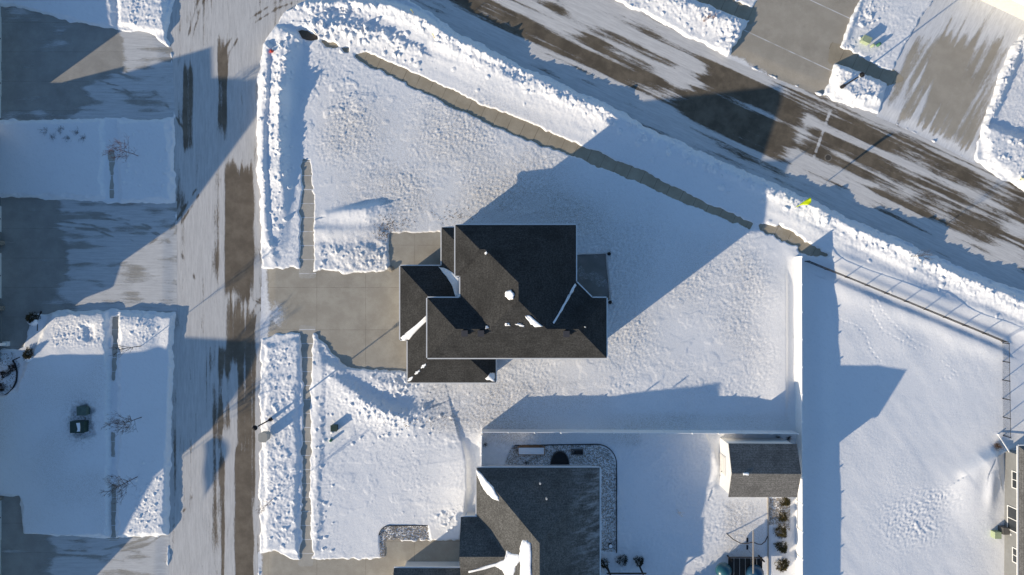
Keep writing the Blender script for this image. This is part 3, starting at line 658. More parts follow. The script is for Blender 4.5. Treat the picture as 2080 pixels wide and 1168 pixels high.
def door(parent, c, wd, ht, nx, ny, m=None, name='door', panels=4):
    ang = math.atan2(ny, nx) + math.pi / 2; n = Vector((nx, ny, 0)); c = Vector(c); t = Vector((-ny, nx, 0))
    mb = MB().box(c + n * .03, (wd, .06, ht), ang)
    for i in range(panels): mb.box(c + n * .07 + Vector((0, 0, -ht / 2 + (i + .5) * ht / panels)), (wd - .2, .03, ht / panels - .12), ang)
    d = mb.build(name, m or M['garage'], parent)
    MB().box(c + n * .11 + t * (wd * .4 if name == 'door' else 0) + Vector((0, 0, 0 if name == 'door' else -ht * .4)), (.12, .06, .05), ang).build('handle', M['black'], d); return d

# --- the two-storey corner house
ZE, ZL, PT = 6.4, 3.1, .62
base = G(1040, 600, 0)
hm = thing('house', 'large two-storey house with dark charcoal hip roofs at the centre of the corner lot', 'house', base)
a = [(925, 457, 0), (1170, 457, 0), (1052.5, 574.5, 117.5), (986.5, 508.5, 51.5), (976.5, 508.5, 51.5)]
F = [a, [(925, 457, 0), (976.5, 508.5, 51.5), (925, 560, 0)], [(925, 560, 0), (976.5, 508.5, 51.5), (986.5, 508.5, 51.5), (935, 560, 0)],
     [(935, 560, 0), (986.5, 508.5, 51.5), (1052.5, 574.5, 117.5), (1052.5, 609.5, 117.5), (996, 666, 61), (935, 605, 0)],
     [(868, 605, 0), (935, 605, 0), (996, 666, 61), (929, 666, 61)], [(868, 605, 0), (929, 666, 61), (868, 727, 0)],
     [(868, 727, 0), (929, 666, 61), (996, 666, 61), (1052.5, 609.5, 117.5), (1109, 666, 61), (1171, 666, 61), (1232, 727, 0)],
     [(1232, 605, 0), (1171, 666, 61), (1232, 727, 0)], [(1170, 457, 0), (1052.5, 574.5, 117.5), (1052.5, 609.5, 117.5), (1109, 666, 61), (1170, 572, 0)],
     [(1170, 572, 0), (1109, 666, 61), (1203, 605, 0)], [(1203, 605, 0), (1109, 666, 61), (1171, 666, 61), (1232, 605, 0)]]
def orient(f):
    s = sum(f[i][0] * f[(i + 1) % len(f)][1] - f[(i + 1) % len(f)][0] * f[i][1] for i in range(len(f)))
    return f if s > 0 else f[::-1]
F = [orient(f) for f in F]
rm = roof(hm, F, ZE, PT, M['roof_dark'])
FL = [[(897, 462, 0), (945, 510, 48), (945, 588, 48), (897, 540, 0)], [(897, 462, 0), (945, 462, 0), (945, 510, 48)],
      [(813, 540, 0), (897, 540, 0), (945, 588, 48), (945, 615, 75), (888, 615, 75)], [(813, 540, 0), (888, 615, 75), (813, 690, 0)],
      [(813, 690, 0), (888, 615, 75), (903, 615, 75), (828, 690, 0)], [(828, 690, 0), (903, 615, 75), (903, 702, 75), (828, 777, 0)],
      [(828, 777, 0), (903, 702, 75), (932, 702, 75), (1007, 777, 0)], [(1007, 777, 0), (932, 702, 75), (1007, 702, 0)]]
roof(hm, [orient(f) for f in FL], ZL, PT, M['roof_dark'], name='lower_roof')
wl = MB(); wl.prism(px_poly([(934, 466), (1161, 466), (1161, 578), (1194, 614), (1223, 614), (1223, 718), (877, 718), (877, 614), (944, 614), (944, 551), (934, 551)], ZE), -.2, ZE - .2)
wl.prism(px_poly([(822, 549), (906, 549), (906, 471), (950, 471), (950, 700), (999, 700), (999, 768), (837, 768), (837, 681), (822, 681)], ZL), -.2, ZL - .2)
wl.build('wall', M['siding_grey'], hm)
xg = G(813 + 9, 0).x * (1 - ZL / H)
kx = lambda u, z: (u - 1040) * (1 - z / H) / S
ky = lambda v, z: -(v - 584) * (1 - z / H) / S
door(hm, (kx(822, ZL), ky(590, ZL), 1.15), 2.7, 2.3, -1, 0, name='garage_door'); door(hm, (kx(822, ZL), ky(648, ZL), 1.15), 2.7, 2.3, -1, 0, name='garage_door')
door(hm, (kx(837, ZL), ky(728, ZL), 1.15), 2.7, 2.3, -1, 0, name='garage_door')
door(hm, (kx(906, ZL), ky(520, ZL), 1.1), 1.0, 2.1, -1, 0, m=M['black'], name='door')
for v in (485, 530): window(hm, (kx(934, ZE), ky(v, ZE), 4.6), 1.3, 1.4, -1, 0)
for v in (640, 690): window(hm, (kx(877, ZE), ky(v, ZE), 5.3), 1.2, .9, -1, 0)
for v in (490, 545):
    window(hm, (kx(1161, ZE), ky(v, ZE), 4.6), 1.4, 1.4, 1, 0); window(hm, (kx(1161, ZE), ky(v, ZE), 1.5), 1.6, 1.6, 1, 0)
for u in (960, 1040, 1110): window(hm, (kx(u, ZE), ky(466, ZE), 4.6), 1.3, 1.4, 0, 1); window(hm, (kx(u, ZE), ky(466, ZE), 1.6), 1.3, 1.5, 0, 1)
for u in (1050, 1120, 1190): window(hm, (kx(u, ZE), ky(718, ZE), 4.6), 1.1, 1.3, 0, -1)
def rz(v, u=None, ze=ZE, edge=727): return ze + (edge - v) * (1 - ze / H) / S * PT
for i, (u, v) in enumerate(((944, 677), (977, 677), (1150, 678))):        # box vents on the south slope
    z = rz(674) + .02; c = W(u, v, z); vb = MB(); vb.box(c + Vector((0, 0, .12)), (.52, .52, .3)); vb.box(c + Vector((0, 0, .30)), (.62, .6, .06)); vb.build('roof_vent', M['vent'], hm)
for u, v in ((1030, 659), (1058, 658)):
    zz = ZE + 55 * (1 - ZE / H) / S * PT; c = W(u, v, zz); t = MB(); t.tube([c + Vector((0, 0, -.3)), c + Vector((0, 0, .65))], .06, 8); t.build('vent_pipe', M['galv'], hm)
c = W(1187, 664, 8.2); t = MB(); t.tube([c + Vector((.05, 0, -.4)), c + Vector((.05, 0, .5))], .06, 8); t.build('vent_pipe', M['pipe'], hm)
zr = lambda v: ZE + (727 - v) * (1 - ZE / H) / S * PT
snow_patch(hm, [(1026, 592, 9.15), (1038, 588, 9.35), (1045, 598, 9.45), (1044, 607, 9.45), (1035, 609, 9.3), (1026, 602, 9.15)], .22)
snow_patch(hm, [(1065, 641, 8.98), (1076, 640, 9.0), (1104, 664, 8.35), (1086, 664, 8.35), (1078, 658, 8.5)], .16)
snow_patch(hm, [(1026, 656, 8.55), (1035, 656, 8.55), (1036, 662, 8.4), (1026, 662, 8.4)], .08)
snow_patch(hm, [(1046, 659, 8.5), (1052, 655, 8.6), (1066, 661, 8.4), (1064, 664, 8.35), (1056, 662, 8.4)], .1)
snow_patch(hm, [(813, 686, 3.1), (823, 678, 3.4), (868, 640, 4.75), (868, 650, 4.7), (830, 690, 3.2), (818, 692, 3.12)], .14)
snow_patch(hm, [(890, 541, 3.15), (906, 545, 3.35), (934, 564, 4.25), (934, 604, 4.9), (926, 603, 4.9), (922, 586, 4.35), (905, 560, 3.6)], .16)
for u, v in ((834, 770), (848, 756), (861, 743)):
    z = 3.1 + (777 - v) * .045 * .65
    snow_patch(hm, [(u - 6, v + 5, z - .1), (u - 4, v - 1, z), (u + 5, v - 6, z + .12), (u + 5, v - 2, z + .1), (u, v + 4, z - .05)], .07)
snow_patch(hm, [(985, 770, 3.3), (996, 757, 3.4), (1005, 757, 3.15), (1005, 775, 3.1)], .06)
snow_patch(hm, [(983, 513, 9.05), (987, 509, 9.1), (990, 513, 9.15), (986, 517, 9.1)], .1)
snow_patch(hm, [(986, 662, 8.2), (991, 661, 8.25), (993, 666, 8.3), (987, 668, 8.2)], .12)
# snow lying along the eastern valley
snow_patch(hm, [(1169, 574, 6.42), (1172, 578, 6.42), (1158, 603, 6.95), (1142, 631, 7.5), (1124, 659, 8.1), (1122, 657, 8.1), (1139, 628, 7.5), (1154, 599, 6.95)], .03)

# --- hip-roofed house to the south
hb = thing('house', 'single-storey house with grey-brown hip roof and long white snow streaks, cut by the bottom edge', 'house', G(1090, 1080))
ZB = 3.1
FB = [[(968, 950, 0), (1218, 950, 0), (1093, 1075, 125)], [(968, 950, 0), (1093, 1075, 125), (1093, 1245, 125), (968, 1370, 0)],
      [(1218, 950, 0), (1218, 1370, 0), (1093, 1245, 125), (1093, 1075, 125)], [(968, 1370, 0), (1093, 1245, 125), (1218, 1370, 0)]]
roof(hb, [orient(f) for f in FB], ZB, PT, M['roof_brown'])
roof(hb, [orient(f) for f in [[(936, 1050, 0), (1000, 1050, 0), (1066, 1115.5, 65.5), (936, 1115.5, 65.5)], [(936, 1115.5, 65.5), (1066, 1115.5, 65.5), (1000, 1181, 0), (936, 1181, 0)]]], ZB - .004, PT, M['roof_brown'], name='porch_roof')
roof(hb, [orient(f) for f in [[(800, 1154, 0), (975, 1154, 0), (975, 1239, 85), (800, 1239, 85)], [(800, 1239, 85), (975, 1239, 85), (975, 1324, 0), (800, 1324, 0)]]], ZB - .3, PT, M['roof_brown'], name='garage_roof')
wb = MB(); wb.prism(px_poly([(977, 959), (1209, 959), (1209, 1360), (977, 1360)], ZB), -.2, ZB - .2); wb.prism(px_poly([(945, 1059), (990, 1059), (990, 1172), (945, 1172)], ZB), -.2, ZB - .19)
k9 = lambda v: 584 + (v - 584)
wb.prism([(kx(818, 2.8), ky(1162, 2.8)), (kx(972, 2.8), ky(1162, 2.8)), (kx(972, 2.8), ky(1316, 2.8)), (kx(818, 2.8), ky(1316, 2.8))], -.2, 2.58)
wb.build('wall', M['siding_white'], hb)
window(hb, (kx(1040, ZB), ky(959, ZB), 1.7), 1.4, 1.2, 0, 1); window(hb, (kx(1160, ZB), ky(959, ZB), 1.7), 1.4, 1.2, 0, 1); window(hb, (kx(1209, ZB), ky(1040, ZB), 1.7), 1.4, 1.3, 1, 0)
door(hb, (kx(945, ZB), ky(1115, ZB), 1.1), 1.0, 2.1, -1, 0, m=M['black'])
snow_patch(hb, [(968, 954, 3.15), (975, 958, 3.3), (990, 976, 3.8), (1002, 990, 4.15), (1014, 1012, 4.6), (1013, 1018, 4.55), (1004, 1015, 4.2), (990, 1004, 3.8), (980, 990, 3.45), (972, 972, 3.2), (968, 962, 3.1)], .16)
snow_patch(hb, [(1061, 1098, 6.15), (1070, 1098, 6.4), (1078, 1104, 6.7), (1080, 1120, 6.75), (1080, 1190, 6.8), (1056, 1190, 5.95), (1057, 1150, 6.0), (1055, 1130, 5.95), (1056, 1110, 6.0)], .2)
snow_patch(hb, [(1028, 1118, 5.1), (1040, 1125, 5.5), (1056, 1128, 5.95), (1056, 1142, 5.95), (1048, 1150, 5.6), (1043, 1170, 5.4), (1028, 1172, 4.9), (1020, 1158, 4.7), (1005, 1152, 4.5), (950, 1168, 4.3), (950, 1163, 4.4), (1008, 1145, 4.9), (1030, 1135, 5.25), (1034, 1128, 5.3)], .14)
for u, v, z in ((1097, 982, 4.55), (1110, 1013, 5.35)):
    c = W(u, v, z); t = MB(); t.tube([c + Vector((0, 0, -.3)), c + Vector((0, 0, .12))], .075, 8); t.tube([c + Vector((0, 0, .12)), c + Vector((0, 0, .17))], .1, 8); t.build('vent_pipe', M['pipe'], hb)

# --- garden shed
hg = thing('shed', 'grey gabled garden shed with pale walls tucked into the white fence corner', 'shed', W(1555, 955, 0))
zs, zp = 3.75, 4.8
A = [W(1480, 901, zs), W(1619, 902, zs), W(1628, 963, zp), W(1487, 962, zp), W(1480, 1010, zs), W(1619, 1010, zs)]
A[4].x = A[0].x; A[5].x = A[1].x; A[3].x = A[0].x; A[2].x = A[1].x
r1 = MB(); t_ = Vector((0, 0, -.12))
r1.add([A[0], A[1], A[2], A[3], A[0] + t_, A[1] + t_, A[2] + t_, A[3] + t_], [(0, 1, 2, 3), (7, 6, 5, 4), (0, 4, 5, 1), (1, 5, 6, 2), (3, 2, 6, 7), (0, 3, 7, 4)])
r1.add([A[3], A[2], A[5], A[4], A[3] + t_, A[2] + t_, A[5] + t_, A[4] + t_], [(0, 1, 2, 3), (7, 6, 5, 4), (0, 4, 5, 1), (1, 5, 6, 2), (2, 6, 7, 3), (0, 3, 7, 4)])
r1.build('roof', M['roof_shed'], hg)
i_ = .18; wx0, wx1 = A[0].x + i_, A[1].x - i_; wy0, wy1 = A[0].y - i_, A[4].y + i_; zw = zs + .02; zr_ = zp - .13
ym = A[3].y
wm = MB(); pr = [(wy0, -.1), (wy0, zw), (ym, zr_ - .02), (wy1, zw), (wy1, -.1)]
wm.add([(wx0, y, z) for y, z in pr] + [(wx1, y, z) for y, z in pr], [(0, 1, 2, 3, 4), (9, 8, 7, 6, 5)] + [(i, (i + 1) % 5, 5 + (i + 1) % 5, 5 + i) for i in range(5)])
wm.build('wall', M['siding_white'], hg)
door(hg, (wx0, (wy0 + wy1) / 2, 1.15), 2.0, 2.2, -1, 0, name='door')
snow_patch(hg, [(1508, 961, 4.83), (1522, 960, 4.84), (1522, 966, 4.78), (1510, 966, 4.78)], .04)

# --- house cut by the right edge
he = thing('house', 'grey-sided house with white framed windows, cut by the right edge', 'house', G(2090, 1040))
wxe = G(2038, 0).x; ye0, ye1 = G(0, 914).y, G(0, 1330).y
MB().box(((wxe + wxe + 9) / 2, (ye0 + ye1) / 2, 1.3), (9, ye0 - ye1, 3.0)).build('wall', M['siding_grey'], he)
FE = [[(2069, 906, 0), (2230, 906, 0), (2230, 990, 84), (2153, 990, 84)], [(2069, 906, 0), (2153, 990, 84), (2153, 1310, 84), (2069, 1394, 0)], [(2230, 990, 84), (2230, 1310, 84), (2153, 1310, 84), (2153, 990, 84)], [(2069, 1394, 0), (2153, 1310, 84), (2230, 1310, 84), (2230, 1394, 0)]]
roof(he, [orient(f) for f in FE], 2.95, .5, M['roof_shed'])
def wpy(v, z): return ky(v, z)
window(he, (wxe, wpy(975, 1.75), 1.95), 1.75, 1.15, -1, 0, 'v'); window(he, (wxe, wpy(1055, 1.5), 1.55), 2.5, 1.7, -1, 0, 'v'); window(he, (wxe, wpy(1128, 1.75), 1.9), 1.5, .9, -1, 0, 'v')
MB().box((wxe - .05, wpy(1086, 1.2), 1.2), (.1, .2, .12)).build('outlet_box', M['trim'], he)
# --- snowy roof at the upper right corner
hr = thing('house', 'house under a thick white snow-covered roof at the upper right corner', 'house', G(2150, -60))
e0, e1 = G(1991, 0, 2.9), G(2161, 80, 2.9); d = (e1 - e0).normalized(); n_ = Vector((-d.y, d.x, 0));
if n_.y < 0: n_ = -n_
e0 = e0 - d * 3 - n_ * .4; e1 = e1 + d * 10 - n_ * .4
rr = MB(); up = Vector((0, 0, 2.6)); q = [e0, e1, e1 + n_ * 6 + up, e0 + n_ * 6 + up, e1 + n_ * 12, e0 + n_ * 12]
rr.add(q, [(0, 1, 2, 3), (3, 2, 4, 5), (0, 3, 5), (1, 4, 2)]); rr.add([p + Vector((0, 0, -.2)) for p in q], [(0, 1, 4, 5)])
for a_, b_ in ((0, 1), (1, 4), (4, 5), (5, 0)): rr.add([q[a_], q[b_], q[b_] - Vector((0, 0, .2)), q[a_] - Vector((0, 0, .2))], [(0, 1, 2, 3)])
rr.build('roof', M['trim'], hr)
q2 = [p + Vector((0, 0, .14)) for p in q]; sn = MB(); sn.add(q2, [(0, 1, 2, 3), (3, 2, 4, 5)]); sn.add([q2[0], q2[1], q2[1] - Vector((0, 0, .14)), q2[0] - Vector((0, 0, .14))], [(0, 1, 2, 3)]); sn.build('snow_layer', M['rsnow'], hr)
ww = MB(); ww.prism([tuple((p)[:2]) for p in (e0 + d * .4 + n_ * .4, e1 - d * .4 + n_ * .4, e1 - d * .4 + n_ * 11.6, e0 + d * .4 + n_ * 11.6)], -.2, 2.7); ww.build('wall', M['siding'], hr)

# --- neighbours west of the street: front walls stand on the left edge of the photo, their gables shade the street
def front_house(label, xf, prof, depth, m, doors, loc, roofm):
    h = thing('house', label, 'house', loc); k = 1 / S
    xw = (xf - 1040) * k; pts = [(-(y - 584) * k, z) for y, z in prof]; n = len(pts); xb = xw - depth
    MB().add([(xw, y, z) for y, z in pts] + [(xb, y, z - (.22 * depth if z > 3 else 0)) for y, z in pts], [tuple(range(n)), tuple(reversed(range(n, 2 * n)))] + [(i, (i + 1) % n, n + (i + 1) % n, n + i) for i in range(n)]).build('wall', m, h)
    rf = MB()
    for (ya, za), (yb, zb) in zip(pts[:-1], pts[1:]):
        if abs(ya - yb) < .6 or min(za, zb) < .5: continue
        v = [(xw + .05, ya, za + .01), (xw + .05, yb, zb + .01), (xb - .3, yb, zb + .01 - .22 * (depth + .35)), (xb - .3, ya, za + .01 - .22 * (depth + .35))]
        rf.add(v + [(x, y, z + .12) for x, y, z in v], [(3, 2, 1, 0), (4, 5, 6, 7), (0, 1, 5, 4), (1, 2, 6, 5), (2, 3, 7, 6), (3, 0, 4, 7)])
    rf.build('roof', roofm, h)
    for v, wd in doors: door(h, (xw, -(v - 584) * k, 1.15), wd, 2.3, 1, 0, name='garage_door')
    return h, xw
h1, xw1 = front_house('tall gabled house on the left edge, its stepped shadow falling across the street', 2,
    [(268, -.2), (268, 2.5), (322, 4.55), (336, 4.5), (414, 7.75), (477, 7.8), (553, 9.55), (620, 9.6), (722, 6.5), (716, 4.45), (752, 4.15), (733, 3.2), (735, -.2)], 11, M['siding_grey'], ((445, 2.8), (560, 4.9)), G(-60, 500), M['roof_dark'])
for v in (494, 626):
    b = MB(); c = G(6, v); b.box((c.x, c.y, .55), (.45, .5, 1.3)); b.box((c.x, c.y, 1.23), (.55, .6, .08)); b.build('pilaster', M['stone'], h1)
pc = G(16, 698); b = MB(); b.box((pc.x, pc.y, 1.5), (.28, .28, 3.1)); b.box((pc.x, pc.y, .2), (.5, .5, .6)); b.build('porch_post', M['trim'], h1)
h2, xw2 = front_house('gabled house on the lower left edge shading the lower street', 2,
    [(800, -.2), (800, 2.4), (871, 4.2), (949, 6.4), (1091, 9.7), (1138, 9.2), (1193, 7.7), (1203, 6.3), (1290, 4.9), (1330, 2.5), (1330, -.2)], 11, M['siding'], ((1050, 4.9),), G(-60, 1050), M['roof_dark'])
b = MB(); c = G(5, 1010); b.box((c.x, c.y, 1.0), (.3, .4, 2.2)); b.build('pilaster', M['stone'], h2)
h0, xw0 = front_house('low house on the upper left edge beside the snow-streaked driveway', 2,
    [(-420, -.2), (-420, 3.0), (-100, 4.3), (175, 4.3), (246, 4.5), (240, -.2)], 11, M['siding_white'], ((80, 4.9), (170, 2.8)), G(-60, 60), M['roof_dark'])

# ------------------------------------------------------------------ fences
def vinyl(label, a, b, n, h=1.85, endpost=True):
    "white privacy fence from ground pixel a to b with n panels"
    A, B_ = G(*a), G(*b); t = thing('fence', label, 'fence', A); d = (B_ - A) / n; ang = math.atan2(d.y, d.x)
    for i in range(n):
        p = A + d * i; c = p + d / 2; mb = MB(); L = d.length - .13
        nb = 9
        for k in range(nb):        # tongue-and-groove boards
            q = c + d.normalized() * (-L / 2 + (k + .5) * L / nb); mb.box((q.x, q.y, h / 2 - .05), (L / nb - .006, .028, h - .1), ang)
        mb.box((c.x, c.y, h - .07), (L, .05, .14), ang); mb.box((c.x, c.y, .12), (L, .05, .14), ang); mb.build('panel', M['vinyl'], t)
    for i in range(n + 1):
        if i == n and not endpost: continue
        p = A + d * i; mb = MB(); mb.box((p.x, p.y, h / 2), (.127, .127, h + .08), ang); mb.box((p.x, p.y, h + .055), (.16, .16, .03), ang); mb.lathe((p.x, p.y, h + .07), [(.105, 0), (.02, .07)], 4); mb.build('post', M['vinyl'], t)
    return t
vinyl('long white vinyl privacy fence running down the right side of the main yard', (1614, 523), (1616, 1232), 13)
vinyl('white vinyl fence separating the main yard from the southern house', (981, 871), (1606, 874), 12)
vinyl('short white vinyl fence closing the side yard at the southern house corner', (980, 878), (979, 952), 2)
def chain(label, a, b, n, h=1.27, st=.085):
    A, B_ = G(*a), G(*b); t = thing('fence', label, 'fence', A); d = (B_ - A) / n; u = d.normalized()
    for i in range(n + 1):
        p = A + d * i; mb = MB(); mb.tube([(p.x, p.y, -.1), (p.x, p.y, h + .03)], .05, 8); mb.lathe((p.x, p.y, h + .02), [(.038, 0), (.03, .04), (.005, .06)], 8); mb.build('post', M['black'], t)
    for i in range(n):
        p = A + d * i; L = d.length; mb = MB(); w_ = int(L / st); r = .0048
        for k in range(-int(h / st), w_ + 1):
            for sgn in (1, -1):
                s0, s1 = k * st, k * st + h; z0, z1 = 0.05, h
                if s0 < 0: z0 = .05 - s0 * (h - .05) / h; s0 = 0
                if s1 > L: z1 = h - (s1 - L) * (h - .05) / h; s1 = L
                if s1 - s0 < .03: continue
                q0, q1 = p + u * (s0 if sgn > 0 else L - s0), p + u * (s1 if sgn > 0 else L - s1)
                mb.tube([(q0.x, q0.y, z0), (q1.x, q1.y, z1)], r, 3, False)
        mb.build('mesh_panel', M['black'], t)
        e = p + d; MB().tube([(p.x, p.y, h), (e.x, e.y, h)], .024, 6).tube([(p.x, p.y, .06), (e.x, e.y, .06)], .01, 4).build('rail', M['black'], t)
    return t
chain('black chain-link fence running diagonally along the north side of the right-hand yard', (1634, 531), (2031, 693), 10)
chain('black chain-link fence running up the far right from the grey house', (2033, 696), (2036, 884), 5, st=.15)
g = thing('gate_post', 'white leaning rail beside the dark chain-link corner near the right-hand house', 'rail', G(2024, 884)); MB().beam(G(2024, 882, .3), G(2037, 914, 1.0), .09, .09).build('rail', M['vinyl'], g); MB().beam(G(2024, 882, 0), G(2024, 882, .45), .09, .09).build('post', M['vinyl'], g)

# ------------------------------------------------------------------ lamps, boxes, signs
def lamp(label, bx, by, hgt=5.2):
    p = G(bx, by, 0); t = thing('street_lamp', label, 'street lamp', p, 'post-top street lamps'); z0 = snowz(bx, by)
    MB().lathe(p, [(.2, -.1), (.2, z0 + .25), (.17, z0 + .5), (.11, z0 + .75)], 12).build('base', M['black'], t)
    MB().tube([p, p + Vector((0, 0, hgt - .55))], [.085, .06], 10).build('pole', M['black'], t)
    c = p + Vector((0, 0, hgt - .6))
    MB().lathe(c, [(.07, 0), (.16, .06), (.2, .16), (.2, .4)], 14).build('lens', M['lampglass'], t)
    MB().lathe(c, [(.24, .40), (.27, .46), (.24, .56), (.14, .66), (.05, .72), (.02, .8)], 14).build('lamp_cap', M['black'], t)
    return t
lamp('black post-top street lamp beside the main driveway on the west side', 553, 850); lamp('black post-top street lamp in the snow mound between the two upper right driveways', 1703, 181)
# cluster mailbox at the kerb
p = G(545, 882); z0 = .2; t = thing('mailbox', 'tan octagonal cluster mailbox on a pedestal at the kerb', 'mailbox', p)
MB().tube([p + Vector((0, 0, -.1)), p + Vector((0, 0, .62))], .09, 10).build('pedestal', M['boxgrey'], t)
o8 = lambda r, c=.38: [(p.x + x * r, p.y + y * r * 1.08) for x, y in ((-1, -1 + c), (-1 + c, -1), (1 - c, -1), (1, -1 + c), (1, 1 - c), (1 - c, 1), (-1 + c, 1), (-1, 1 - c))]
MB().prism(o8(.43), .6, 1.62).build('cabinet', M['boxgrey'], t); MB().prism(o8(.48), 1.62, 1.68).build('cap', M['boxgrey'], t)
def pedestal(label, bx, by, wx, wy, h, m, rot=0.0, lid=True, round_=False, snow=False):
    z = min(snowz(bx, by), .5); p = G(bx, by, 0); t = thing('utility_box', label, 'utility box', p)
    mb = MB()
    if round_: mb.lathe(p, [(wx / 2, -.1), (wx / 2, z + h * .7), (wx / 2 * .9, z + h), (wx * .2, z + h + .05)], 12)
    else: mb.box((p.x, p.y, (z + h) / 2 - .05), (wx, wy, z + h + .1), rot)
    mb.build('cabinet', m, t)
    if not round_: MB().box((p.x, p.y, z + h + .03), (wx + .06, wy + .06, .06), rot).build('lid', m, t)
    if snow:
        s = MB(); q = p + Vector((.12, 0, z + h + .06)); s.prism([(q.x - .18, q.y + .45), (q.x + .2, q.y + .48), (q.x + .24, q.y + .1), (q.x + .22, q.y - .45), (q.x - .1, q.y - .47), (q.x - .02, q.y - .2), (q.x - .1, q.y + .15)], q.z, q.z + .05); s.build('snow_patch', M['rsnow'], t)
pedestal('dark green utility pedestal with a square lid on the front lawn', 682, 867, .62, .62, .62, M['darkgreen']); pedestal('small green round utility pedestal south of the square one', 674, 893, .3, .3, .5, M['green'], round_=True)
pedestal('pale green transformer box with a long shadow by the upper right lawn', 1754, 85, .85, .62, .65, M['palegreen'], R(-25)); pedestal('small green pedestal, middle of the three by the upper right lawn', 1769, 95, .32, .32, .5, M['palegreen'], round_=True); pedestal('small green pedestal, right of the three by the upper right lawn', 1781, 93, .36, .36, .5, M['green'], round_=True)
pedestal('faded green utility cabinet in thawed grass on the shaded western lawn', 176, 832, 1.0, .9, .7, M['greygreen'], 0); pedestal('dark transformer box with a strip of snow on its lid on the shaded western lawn', 168, 864, 1.45, 1.2, .8, M['darkgreen'], 0, snow=True)
p = G(2016, 1082); t = thing('utility_box', 'small green box in the snow against the right-hand house', 'utility box', p); MB().box((p.x, p.y, .4), (.7, .7, 1.0)).build('cabinet', M['palegreen'], t); MB().box((p.x + .9, p.y + .5, .5), (.9, .7, 1.1)).build('condenser', M['galv'], t)
# oval sign on a thin post at the corner
p = G(645, 74); zc = snowz(645, 74); t = thing('sign', 'small octagonal sign on a thin post in the corner snow bank', 'sign', p)
MB().tube([p, p + Vector((0, 0, zc + .95))], .025, 6).build('post', M['galv'], t)
sn = MB(); nrm = Vector((-.7, -.7, 0)); tv = Vector((.7, -.7, 0)); c = p + Vector((0, 0, zc + 1.1))
oc = [(math.cos(R(22.5 + 45 * i)) * .3, math.sin(R(22.5 + 45 * i)) * .3) for i in range(8)]
sn.add([c + tv * x + Vector((0, 0, y)) + nrm * .015 for x, y in oc] + [c + tv * x + Vector((0, 0, y)) - nrm * .015 for x, y in oc], [tuple(range(8)), tuple(reversed(range(8, 16)))] + [(i, (i + 1) % 8, 8 + (i + 1) % 8, 8 + i) for i in range(8)]); sn.build('sign_plate', M['galv'], t)
# hydrants
def hydrant(label, px, py, m, z=0.0, tilt=0):
    p = G(px, py, z); t = thing('fire_hydrant', label, 'hydrant', p)
    MB().lathe(p, [(.17, 0), (.17, .06), (.11, .08), (.11, .5), (.15, .52), (.15, .57), (.11, .62), (.04, .74), (.04, .8)], 12).build('body', m, t)
    for a_ in (0, 180, 90):
        dv = Vector((math.cos(R(a_ + 20)), math.sin(R(a_ + 20)), 0)); MB().tube([p + dv * .1 + Vector((0, 0, .42)), p + dv * .24 + Vector((0, 0, .42))], .06, 8).build('outlet', m, t)
hydrant('red fire hydrant half buried in the street-corner snow bank', 556, 109, M['red'], snowz(556, 109) - .25); hydrant('pale yellow fire hydrant on the snow mound at the right edge', 2067, 366, M['hydrant'], snowz(2067, 366) - .2)
def stake(label, px, py, h, lean, m):
    z = snowz(px, py); p = G(px, py, z - .1); q = p + Vector((lean[0], lean[1], h + .1)); t = thing('marker_stake', label, 'marker', p, 'yellow marker stakes'); MB().tube([p, q], .03, 6).build('stake', m, t); MB().tube([q - (q - p) * .12, q], .045, 8).build('tip', M['hivis'], t)
stake('yellow marker stake standing alone on the smooth avenue snow bank', 885, 83, 1.0, (-.12, .1), M['yellow']); stake('yellow marker stake among the snow clods nearest the top edge', 843, 34, .7, (-.2, .1), M['yellow'])
# fluorescent feather flag
p = G(1609, 423); z0 = snowz(1609, 423); t = thing('feather_flag', 'fluorescent yellow feather flag on a thin pole on the avenue snow bank', 'flag', p)
pts = [p + Vector((0, 0, 0)), p + Vector((0, 0, 2.6)), p + Vector((.05, -.02, 3.3)), p + Vector((.2, -.05, 3.65)), p + Vector((.45, -.08, 3.7))]
MB().tube(pts, [.02, .018, .014, .01, .008], 6).build('pole', M['galv'], t)
sl = MB(); L_ = []
dv = Vector((.45, .62, 0)).normalized()
prof = [(0.0, 1.35, .05), (.0, 2.0, .5), (.0, 2.6, .75), (.03, 3.1, .85), (.12, 3.45, .8), (.3, 3.65, .45)]
for i, (o, z, wd) in enumerate(prof):
    for k in range(5):
        f = k / 4; q = p + Vector((o, 0, z)) + dv * (wd * f) + Vector((.08 * math.sin(f * 5 + z * 3), -.08 * math.sin(f * 4 + z * 2), -.12 * f)); L_.append(q)
sl.add(L_, [(i * 5 + k, i * 5 + k + 1, (i + 1) * 5 + k + 1, (i + 1) * 5 + k) for i in range(len(prof) - 1) for k in range(4)])
so = sl.build('banner', M['hivis'], t, smooth=True); md = so.modifiers.new('thickness', 'SOLIDIFY'); md.thickness = .012
# manhole
p = G(1683, 320, -.104); t = thing('manhole_cover', 'round cast-iron manhole cover with a pale rim in the avenue', 'manhole', p); MB().lathe(p, [(.3, 0), (.3, .012)], 24).build('lid', M['iron'], t); MB().lathe(p, [(.40, 0), (.40, .008)], 24).build('rim', M['stone'], t)

